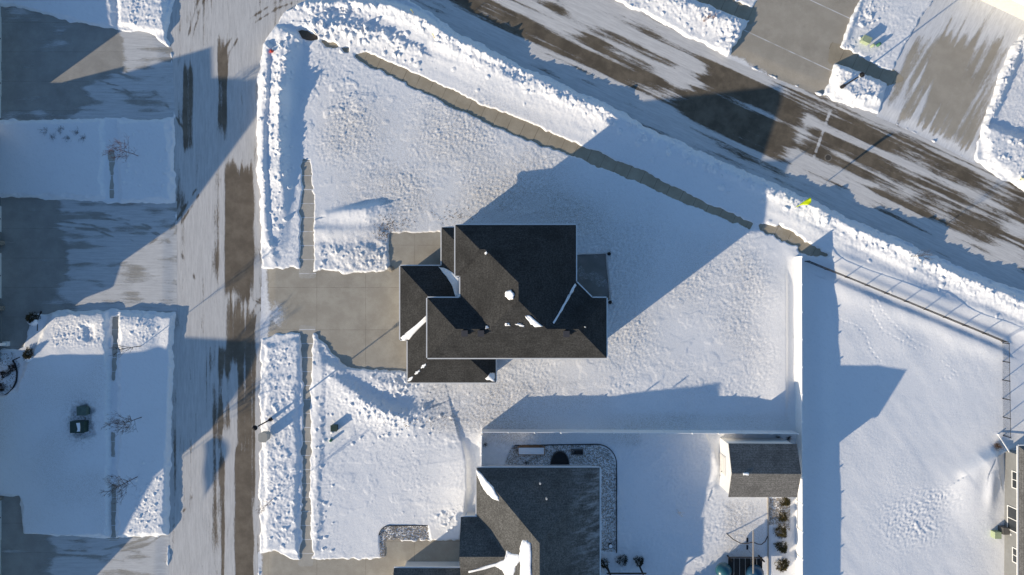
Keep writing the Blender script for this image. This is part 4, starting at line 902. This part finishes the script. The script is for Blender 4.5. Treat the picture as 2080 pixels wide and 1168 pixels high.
# ------------------------------------------------------------------ trees and shrubs
def twigs(mb, p, d, L, r, depth, rng, up=.25, spread=.55):
    n = 4; pts = [p]; q = Vector(p); dd = Vector(d)
    for i in range(n):
        dd = (dd + Vector((rng.gauss(0, .1), rng.gauss(0, .1), up * .25))).normalized(); q = q + dd * L / n; pts.append(q.copy())
    mb.tube(pts, [r * (1 - .55 * i / n) for i in range(n + 1)], 5 if depth > 1 else 4, False)
    if depth == 0: return
    for i in range(rng.choice((3, 4)) if depth > 1 else 3):
        f = rng.uniform(.35, 1.0); k = min(int(f * n), n - 1); b = pts[k].lerp(pts[k + 1], f * n - k if f < 1 else 1)
        a = rng.uniform(0, 6.28); side = Vector((math.cos(a), math.sin(a), .2)); nd = (dd + side * spread * rng.uniform(.8, 1.3)).normalized()
        twigs(mb, b, nd, L * rng.uniform(.5, .72), max(r * .55, .007), depth - 1, rng, up, spread)
def sapling(label, px, py, h, seed, m, spread=.55, nb=8, tr=.045, lean=(0, 0)):
    rng = random.Random(seed); z = min(snowz(px, py), .6); p = G(px, py, 0); t = thing('tree', label, 'tree', p, 'bare young trees')
    pts = [p, p + Vector((.03, .02, z + h * .3)), p + Vector((lean[0] * .5, lean[1] * .5, z + h * .62)), p + Vector((lean[0], lean[1], z + h * .95))]
    MB().tube(pts, [tr, tr * .85, tr * .6, tr * .25], 7).build('trunk', m, t)
    mb = MB()
    for i in range(nb):
        f = .35 + .6 * i / nb; q = p + Vector((lean[0] * f, lean[1] * f, z + h * f)); a = i * 2.4 + rng.uniform(-.4, .4)
        d = Vector((math.cos(a) * spread, math.sin(a) * spread, .8)).normalized(); twigs(mb, q, d, h * (.42 - .18 * f), tr * .45, 3 if nb > 12 else 2, rng, .35, spread * .8)
    mb.build('crown', m, t)
sapling('bare young tree on the shaded western verge beside the long bare strip of sidewalk', 292, 846, 4.2, 3, M['bark'], .95, 15)
sapling('bare young tree on the lower western verge by the sunlit snow clods', 284, 966, 4.2, 4, M['bark'], .95, 15)
sapling('bare reddish young tree on the upper western verge between two driveways', 284, 318, 3.9, 5, M['bark_red'], .95, 14, .035)
sapling('bare young tree at the sunlit corner of the western verge, shadow crossing the street', 292, 702, 4.3, 6, M['bark'], .4, 9)
sapling('small reddish bare tree on the east verge below the mailbox', 556, 1012, 3.0, 7, M['bark_red'], .4, 8, .03)
sapling('bare young tree on the avenue snow bank near the chain-link fence', 1835, 522, 3.5, 8, M['bark'], .4, 9, .035)
sapling('small pale twiggy tree alone in the shaded southern back yard', 1374, 1034, 1.7, 9, M['bark_pale'], .5, 5, .025)
sapling('bare tree at the right edge beyond the upper driveways', 1960, 420, 4.0, 12, M['bark'], .45, 8, .03) if False else None
for i, (x, y) in enumerate(((1427, 46), (1436, 41), (1444, 44))):
    rng = random.Random(30 + i); p = G(x, y, snowz(x, y) - .1); t = thing('shrub', ('left reddish dogwood stems poking from the upper snow bank', 'tallest middle reddish dogwood stems on the upper snow bank', 'right reddish dogwood stems on the upper snow bank')[i], 'shrub', p, 'red twig shrubs'); mb = MB()
    for k in range(5): twigs(mb, p, Vector((rng.gauss(0, .3), rng.gauss(0, .3), 1)).normalized(), .8, .018, 1, rng, .3, .3)
    mb.build('stems', M['bark_red'], t)
def shrub(label, px, py, r, h, m, seed, n=900, cone=False, skirt=False, ls=.09, grp=None):
    rng = random.Random(seed); z = min(snowz(px, py), .3); p = G(px, py, 0); t = thing('shrub', label, 'shrub', p, grp); mb = MB(); st = MB()
    st.tube([p, p + Vector((0, 0, z + h * .6))], [.05, .02], 6)
    for k in range(6):
        a = k * 1.05; st.tube([p + Vector((0, 0, z + h * .15)), p + Vector((math.cos(a) * r * .7, math.sin(a) * r * .7, z + h * .55))], [.02, .006], 4, False)
    st.build('stem', M['bark'], t)
    cl_ = [(rng.uniform(0, 6.28), rng.uniform(.1, 1)) for _ in range(16)]
    for k in range(n):
        if rng.random() < .7:
            ca, cf = cl_[rng.randrange(16)]; a = ca + rng.gauss(0, .28); f = min(1, max(.03, cf + rng.gauss(0, .15)))
        else: a = rng.uniform(0, 6.28); f = rng.random() ** .8
        rr_ = (1 - f * .95) if cone else math.sqrt(max(0, 1 - f * f))
        wob = 1 + .14 * math.sin(a * 3 + seed) + .1 * math.sin(a * 7 + f * 5)
        rad = r * rr_ * wob * rng.uniform(.6, 1.05)
        c = p + Vector((math.cos(a) * rad, math.sin(a) * rad, z + h * f * rng.uniform(.9, 1.05)))
        d = Vector((math.cos(a) + rng.gauss(0, .5), math.sin(a) + rng.gauss(0, .5), .6 + rng.gauss(0, .5))).normalized(); s = d.cross(Vector((rng.gauss(0, 1), rng.gauss(0, 1), rng.gauss(0, 1)))).normalized()
        l = ls * rng.uniform(.6, 1.4); mb.add([c - s * l * .35, c + s * l * .35, c + d * l * 1.6], [(0, 1, 2)])
    mb.build('foliage', m, t)
    if skirt:
        sk = MB(); N = 14
        for a0, a1 in ((195, 345),):
            rim = []; 
            for k in range(N + 1):
                a = R(a0 + (a1 - a0) * k / N); w_ = math.sin(math.pi * k / N); rim.append((a, w_))
            v = [];
            for a, w_ in rim:
                for rad, zz_ in ((r * .55, z + h * .42), (r * (.8 + .28 * w_), z + h * .3), (r * (.9 + .42 * w_), z - .05)):
                    v.append(p + Vector((math.cos(a) * rad, math.sin(a) * rad, zz_)))
            sk.add(v, [(k * 3 + j, (k + 1) * 3 + j, (k + 1) * 3 + j + 1, k * 3 + j + 1) for k in range(N) for j in range(2)])
        sk.build('snow_skirt', M['rsnow'], t, smooth=True)
shrub('round dark snow-skirted shrub, upper one by the left-edge walk', 70, 646, .68, .95, M['spruce'], 1, 1300, True, True, .1)
shrub('round dark snow-skirted shrub, lower one by the left-edge rock bed', 65, 720, .72, .95, M['spruce'], 2, 1300, True, True, .1)
jl = ['olive juniper bush half under the shed eave', 'olive juniper bush on the sunlit gravel south of the shed', 'largest olive juniper bush at the edge of the curved shadow by the fence', 'olive juniper bush second from the bottom beside the fence', 'pale olive juniper bush at the bottom edge beside the fence']
for i, (x, y, r) in enumerate(((1593, 1018, .5), (1588, 1048, .58), (1584, 1078, .72), (1586, 1110, .72), (1586, 1146, .75))):
    shrub(jl[i], x, y, r, .85, M['juniper'], 40 + i, 1000, True, False, .11, 'junipers along the white fence')
shrub('dark bush pressed against the south house wall beside the pergola', 1226, 1140, .55, .8, M['darkleaf'], 61, 700); shrub('dark sprawling bush under the pergola corner', 1262, 1136, .6, .5, M['darkleaf'], 62, 600, ls=.08); shrub('dark square-clipped bush at the right corner of the pergola', 1296, 1136, .5, .9, M['darkleaf'], 63, 700)
for i, (x, y) in enumerate(((12, 760), (26, 748), (6, 786))):
    shrub(('low bare twiggy bush in the middle of the left rock bed', 'low bare twiggy bush at the right of the left rock bed', 'low bare twiggy bush at the lower end of the left rock bed')[i], x, y, .4, .4, M['bark'], 70 + i, 260, False, False, .1)
# dry perennials along the shed
def tuft(label, px, py, r, h, m, seed, n=40):
    rng = random.Random(seed); p = G(px, py, snowz(px, py) - .03); t = thing('dead_plant', label, 'plant', p, 'withered plants'); mb = MB()
    for k in range(n):
        a = rng.uniform(0, 6.28); q = p + Vector((rng.gauss(0, r * .3), rng.gauss(0, r * .3), 0)); mb.tube([q, q + Vector((math.cos(a) * r * rng.random(), math.sin(a) * r * rng.random(), h * rng.uniform(.5, 1)))], [.012, .004], 3, False)
    mb.build('stems', m, t)
tuft('withered brown plant by the raised planter box', 1046, 908, .45, .4, M['leaf'], 1); tuft('dark withered plant against the south house wall', 1068, 940, .3, .4, M['bark'], 2); tuft('withered plant by the side-yard fence corner', 986, 902, .3, .5, M['bark'], 3)
tuft('dark withered flower stems north of the shed', 1600, 890, .4, .5, M['bark'], 4, 70); tuft('dark withered flower stems left of the others north of the shed', 1578, 888, .35, .5, M['bark'], 5, 60); tuft('brown withered bush beside the chain-link fence end', 2022, 905, .6, .6, M['leaf'], 6, 120)

# ------------------------------------------------------------------ rock beds, edging, leaves
def rocks(key, n, seed, m=None, zoff=0.0, rmin=.025, rmax=.065):
    rng = random.Random(seed); poly = BEDS[key]; xs = [q[0] for q in poly]; ys = [q[1] for q in poly]; mb = MB(); cnt = 0; tries = 0
    def inside(x, y):
        c = False
        for i in range(len(poly)):
            (xa, ya), (xb, yb) = poly[i], poly[(i + 1) % len(poly)]
            if (ya > y) != (yb > y) and x < (xb - xa) * (y - ya) / (yb - ya) + xa: c = not c
        return c
    while cnt < n and tries < n * 12:
        tries += 1; x, y = rng.uniform(min(xs), max(xs)), rng.uniform(min(ys), max(ys))
        if not inside(x, y): continue
        p = G(x, y, snowz(x, y) + rng.uniform(-.02, .03)); r = rng.uniform(rmin, rmax); a = rng.uniform(0, 3); v = []
        for z_, s in ((-.5, .7), (.15, 1.0), (.55, .6)):
            for k in range(5): t = a + k * 1.257 + z_; v.append(p + Vector((math.cos(t) * r * s * rng.uniform(.8, 1.25), math.sin(t) * r * s * rng.uniform(.7, 1.1), z_ * r)))
        mb.add(v, [(i * 5 + k, i * 5 + (k + 1) % 5, (i + 1) * 5 + (k + 1) % 5, (i + 1) * 5 + k) for i in range(2) for k in range(5)] + [(10, 11, 12, 13, 14)]); cnt += 1
    return tag(mb.build('river_rock', m or M['rock'], None), 'mixed river rock dusted with snow in a planting bed', 'rocks', kind='stuff')
tag(rocks('porch', 1700, 1), 'tan river rock in the bed beside the southern front walk'); tag(rocks('north', 4600, 2), 'grey river rock wrapping the southern house'); tag(rocks('fence', 1200, 3), 'tan river rock beside the junipers'); tag(rocks('west', 800, 4), 'dark snowy rock in the left-edge bed')
def edging(label, pts, h=.16):
    t = thing('garden_edging', label, 'edging', G(*pts[0])); mb = MB(); o = []
    for a_, b_ in zip(pts[:-1], pts[1:]): mb.beam(G(*a_, h / 2 + .03), G(*b_, h / 2 + .03), .09, h)
    mb.build('edging_strip', M['edging'], t)
def arc(cx, cy, rx, ry, a0, a1, n=9): return [(cx + rx * math.cos(R(a0 + (a1 - a0) * i / n)), cy + ry * math.sin(R(a0 + (a1 - a0) * i / n))) for i in range(n + 1)]
edging('black curved edging round the porch rock bed', arc(792, 1086, 21, 19, 180, 270) + [(869, 1066)], .2); edging('long black edging curving round the rocks beside the southern house', [(1045, 904), (1210, 902)] + arc(1212, 942, 40, 40, 270, 360) + [(1252, 1122)])
edging('dark edging round the rock bed on the left edge', [(43, 725)] + arc(0, 760, 36, 44, -40, 100, 12)); edging('dark edging by the upper round shrub', [(85, 632), (79, 650), (78, 672)])
e = thing('garden_edging', 'straight pale timber border along the juniper bed', 'edging', G(1559, 1080)); MB().beam(G(1559, 1010, .12), G(1559, 1230, .12), .12, .22).build('timber', M['greywood'], e)
lf = MB(); rng = random.Random(5)
for k in range(420):
    c_ = rng.choice(((790, 462, 16, 12), (800, 452, 22, 8), (782, 475, 10, 8), (930, 437, 30, 8), (860, 855, 40, 10))); x, y = rng.gauss(c_[0], c_[2]), rng.gauss(c_[1], c_[3]); z = snowz(x, y)
    if z < .03: continue
    p = G(x, y, z + .015); a = rng.uniform(0, 6.28); s = rng.uniform(.03, .09)
    lf.add([p + Vector((math.cos(a + b_) * s * f_, math.sin(a + b_) * s * f_, rng.uniform(-.01, .05))) for b_, f_ in ((0, 1), (1.6, .5), (3.1, .9), (4.7, .5))], [(0, 1, 2, 3)])
tag(lf.build('dry_leaves', M['leaf'], None), 'scattered dry brown leaves and stubble on the snowy lawn', 'leaves', kind='stuff')

p = G(-17, 1220); t = thing('shadow_pole', 'tall flagpole with a long cloth, added out of view to shade the lower street', 'shadow_pole', p)  # added out of view only to cast the lens-shaped shadow on the street
MB().tube([p, p + Vector((0, 0, 8.7))], [.06, .035], 8).build('pole', M['galv'], t)
fb = MB(); n = 16; v = []
for i in range(n + 1):
    f = i / n; q = G(-17, 1224 + 112 * f); bl = .25 + .7 * math.sin(math.pi * min(1, f * 1.15 + .05)) if f < .8 else .8 * (1 - f) / .2 * .7
    for k in range(4): v.append((q.x + .1 * math.sin(f * 9 + k), q.y, 7.95 + bl * k / 3))
fb.add(v, [(i * 4 + k, (i + 1) * 4 + k, (i + 1) * 4 + k + 1, i * 4 + k + 1) for i in range(n) for k in range(3)]); fo = fb.build('shadow_cloth', M['flag'], t, smooth=True); fo.modifiers.new('thickness', 'SOLIDIFY').thickness = .01
for i, (x, y, lb) in enumerate(((96, 268, 'leftmost dark dead stalks'), (112, 280, 'low dark dead stalks'), (128, 266, 'upright dark dead stalks'), (141, 284, 'sparse dark dead stalks'), (160, 270, 'spreading dark dead stalks'), (174, 282, 'rightmost dark dead stalks'))):
    tuft(lb + ' poking from the shaded snow below the upper left driveway', x, y, .5, .35, M['bark'], 90 + i, 26)

# ------------------------------------------------------------------ back-yard things
p = G(1079, 914); t = thing('planter_box', 'long timber raised planter full of snow behind the southern house', 'planter', p); k_ = MB()
for y in (-.4, .4): k_.box((p.x, p.y + y, .28), (2.9, .07, .5))
for x in (-1.415, 1.415): k_.box((p.x + x, p.y, .28), (.07, .73, .498))
k_.build('frame', M['wood'], t); MB().box((p.x, p.y, .25), (2.75, .72, .5)).build('snow_fill', M['rsnow'], t); MB().box((p.x, p.y + .52, .32), (2.5, .1, .06)).build('ledge', M['wood'], t)
p = G(1137, 943); t = thing('window_well', 'arched steel window well against the southern house', 'window well', p); mb = MB(); N = 16
for r_, s_ in ((1.0, 1), ):
    o = [(math.cos(math.pi * i / N) * 1.05, math.sin(math.pi * i / N) * 1.5) for i in range(N + 1)]; inn = [(x * .93, y * .95) for x, y in o]
    v = [(p.x + x, p.y + y, z) for x, y in o for z in (-.1, .22)] + [(p.x + x, p.y + y, z) for x, y in inn for z in (-.1, .22)]; n2 = 2 * (N + 1)
    for i in range(N):
        mb.f += [] 
        mb.add([v[2 * i], v[2 * i + 2], v[2 * i + 3], v[2 * i + 1]], [(0, 1, 2, 3)]); mb.add([v[n2 + 2 * i], v[n2 + 2 * i + 1], v[n2 + 2 * i + 3], v[n2 + 2 * i + 2]], [(0, 1, 2, 3)]); mb.add([v[2 * i + 1], v[2 * i + 3], v[n2 + 2 * i + 3], v[n2 + 2 * i + 1]], [(0, 1, 2, 3)])
mb.build('rim', M['galv'], t); MB().prism([(p.x + x, p.y + y) for x, y in inn], -.1, .125).build('cover', M['edging'], t)
p = G(1172, 917); t = thing('crate', 'small grey bin with dark contents on the rocks behind the southern house', 'bin', p); k_ = MB()
for y in (-.25, .25): k_.box((p.x, p.y + y, .2), (1.3, .06, .4))
for x in (-.62, .62): k_.box((p.x + x, p.y, .2), (.06, .44, .398))
k_.build('frame', M['galv'], t); MB().box((p.x + .12, p.y, .2), (.85, .42, .3)).build('contents', M['edging'], t)
p = G(1239, 1106); t = thing('planter_pot', 'round pale pot by the rocks beside the pergola', 'pot', p); MB().lathe(p, [(.2, 0), (.27, .5), (.27, .55)], 16).build('pot', M['edging'], t); MB().lathe(p + Vector((0, 0, .5)), [(.235, 0), (.2, .09)], 16).build('snow_cap', M['rsnow'], t)
# pergola
t = thing('pergola', 'dark timber slatted pergola at the bottom edge behind the southern house', 'pergola', G(1270, 1180)); zt = 2.4
for x, y in ((1234, 1152), (1298, 1148), (1234, 1215), (1298, 1215)): q = G(x, y); MB().box((q.x, q.y, zt / 2), (.14, .14, zt)).build('post', M['darkwood'], t)
for y in (1146, 1215): MB().beam(G(1226, y, zt), G(1304, y, zt), .07, .18).build('beam', M['darkwood'], t)
sl = MB()
for i in range(18): y = 1146 + i * 4.2; sl.beam(G(1227, y, zt + .13), G(1303, y, zt + .13), .07, .08)
sl.build('slats', M['darkwood'], t); MB().beam(G(1222, 1138, .1), G(1234, 1152, 1.8), .08, .08).build('brace', M['darkwood'], t)
# play set
t = thing('play_set', 'timber swing and play set with teal plastic canopies at the bottom edge', 'play set', G(1520, 1120)); zb = 2.5
MB().beam(W(1530, 1078, zb), W(1530, 1165, zb), .12, .12).build('beam', M['greywood'], t)
for a_ in (W(1475, 1083, .1), W(1560, 1088, .1)):
    b_ = W(1530, 1101, zb); m_ = a_.lerp(b_, .5) + Vector((0, -.5, .25)); MB().tube([a_, a_.lerp(m_, .5) + Vector((0, -.12, .1)), m_, m_.lerp(b_, .5) + Vector((0, -.06, .1)), b_], .05, 8).build('leg', M['darkwood'], t)
dk = MB()
for i in range(6): dk.beam(W(1485 + i * 11.6, 1134, 1.3), W(1485 + i * 11.6, 1185, 1.3), .56, .05)
dk.build('deck', M['darkwood'], t); MB().beam(W(1480, 1132, 1.75), W(1548, 1132, 1.75), .08, .1).beam(W(1480, 1132, 1.75), W(1480, 1185, 1.75), .08, .1).beam(W(1546, 1132, 1.75), W(1546, 1185, 1.75), .08, .1).build('railing', M['darkwood'], t)
for x in (1482, 1546): q = W(x, 1134, .9); MB().box((q.x, q.y, .9), (.12, .12, 1.9)).build('post', M['darkwood'], t)
for x, y, r_, m_ in ((1472, 1162, .85, 'teal'), (1536, 1168, .95, 'blue')):
    q = W(x, y, 2.0); MB().lathe(q, [(r_, -.5), (r_ * .97, -.2), (r_ * .8, .1), (r_ * .5, .3), (r_ * .15, .38), (.02, .4)], 18).build('canopy', M[m_], t, smooth=True)
for y in (1110, 1125):
    sw = MB(); q = W(1530, y, zb); sw.tube([q + Vector((-.02, .2, 0)), q + Vector((-.02, .2, -1.8))], .01, 4).tube([q + Vector((-.02, -.2, 0)), q + Vector((-.02, -.2, -1.8))], .01, 4).box(q + Vector((0, 0, -1.82)), (.2, .5, .04)); sw.build('swing', M['black'], t)
# unseen things added south of the frame to cast shade into it
def shadow_tree(label, px, py, r, h, seed):
    shrub(label, px, py, r, h, M['spruce'], seed, 5200, False, False, .2)
shadow_tree('broad dark evergreen dome added unseen below the frame to cast the rounded shade', 1392, 1222, 1.75, 3.3, 81)
t = thing('shadow_hoops', 'arched steel hoops added unseen below the frame to cast curved shadows', 'play set', G(1830, 1250))  # added hoops, feet placed so their shadows curve into view
for (ax, ay), (bx, by), hh in (((1765, 1262), (1880, 1262), 2.2), ((1790, 1285), (1905, 1262), 2.0)):
    a_, b_ = G(ax, ay), G(bx, by); MB().tube([a_.lerp(b_, i / 12) + Vector((0, 0, hh * math.sin(math.pi * i / 12) ** .7 if 0 < i < 12 else 0)) for i in range(13)], .05, 6).build('hoop', M['galv'], t)
# patio pots by the main house
for i, (x, y) in enumerate(((1236, 516), (1238, 614))):
    p = G(x, y); q = thing('planter_pot', ('dark pot at the upper corner of the main house patio', 'dark pot at the lower corner of the main house patio')[i], 'pot', p, 'pots on the patio'); MB().lathe(p, [(.14, 0), (.2, .45), (.2, .5)], 12).build('pot', M['edging'], q)
    mb = MB(); rng = random.Random(i)
    for k in range(8): twigs(mb, p + Vector((0, 0, .45)), Vector((rng.gauss(0, .5), rng.gauss(0, .5), 1)).normalized(), .4, .01, 1, rng)
    mb.build('stems', M['bark'], q)
p = G(795, 546); q = thing('boulder', 'rounded landscape boulder at the inner corner of the main driveway', 'boulder', p); MB().lathe(p, [(.25, -.05), (.33, .15), (.22, .32), (.08, .38)], 9).build('rock', M['stone'], q)
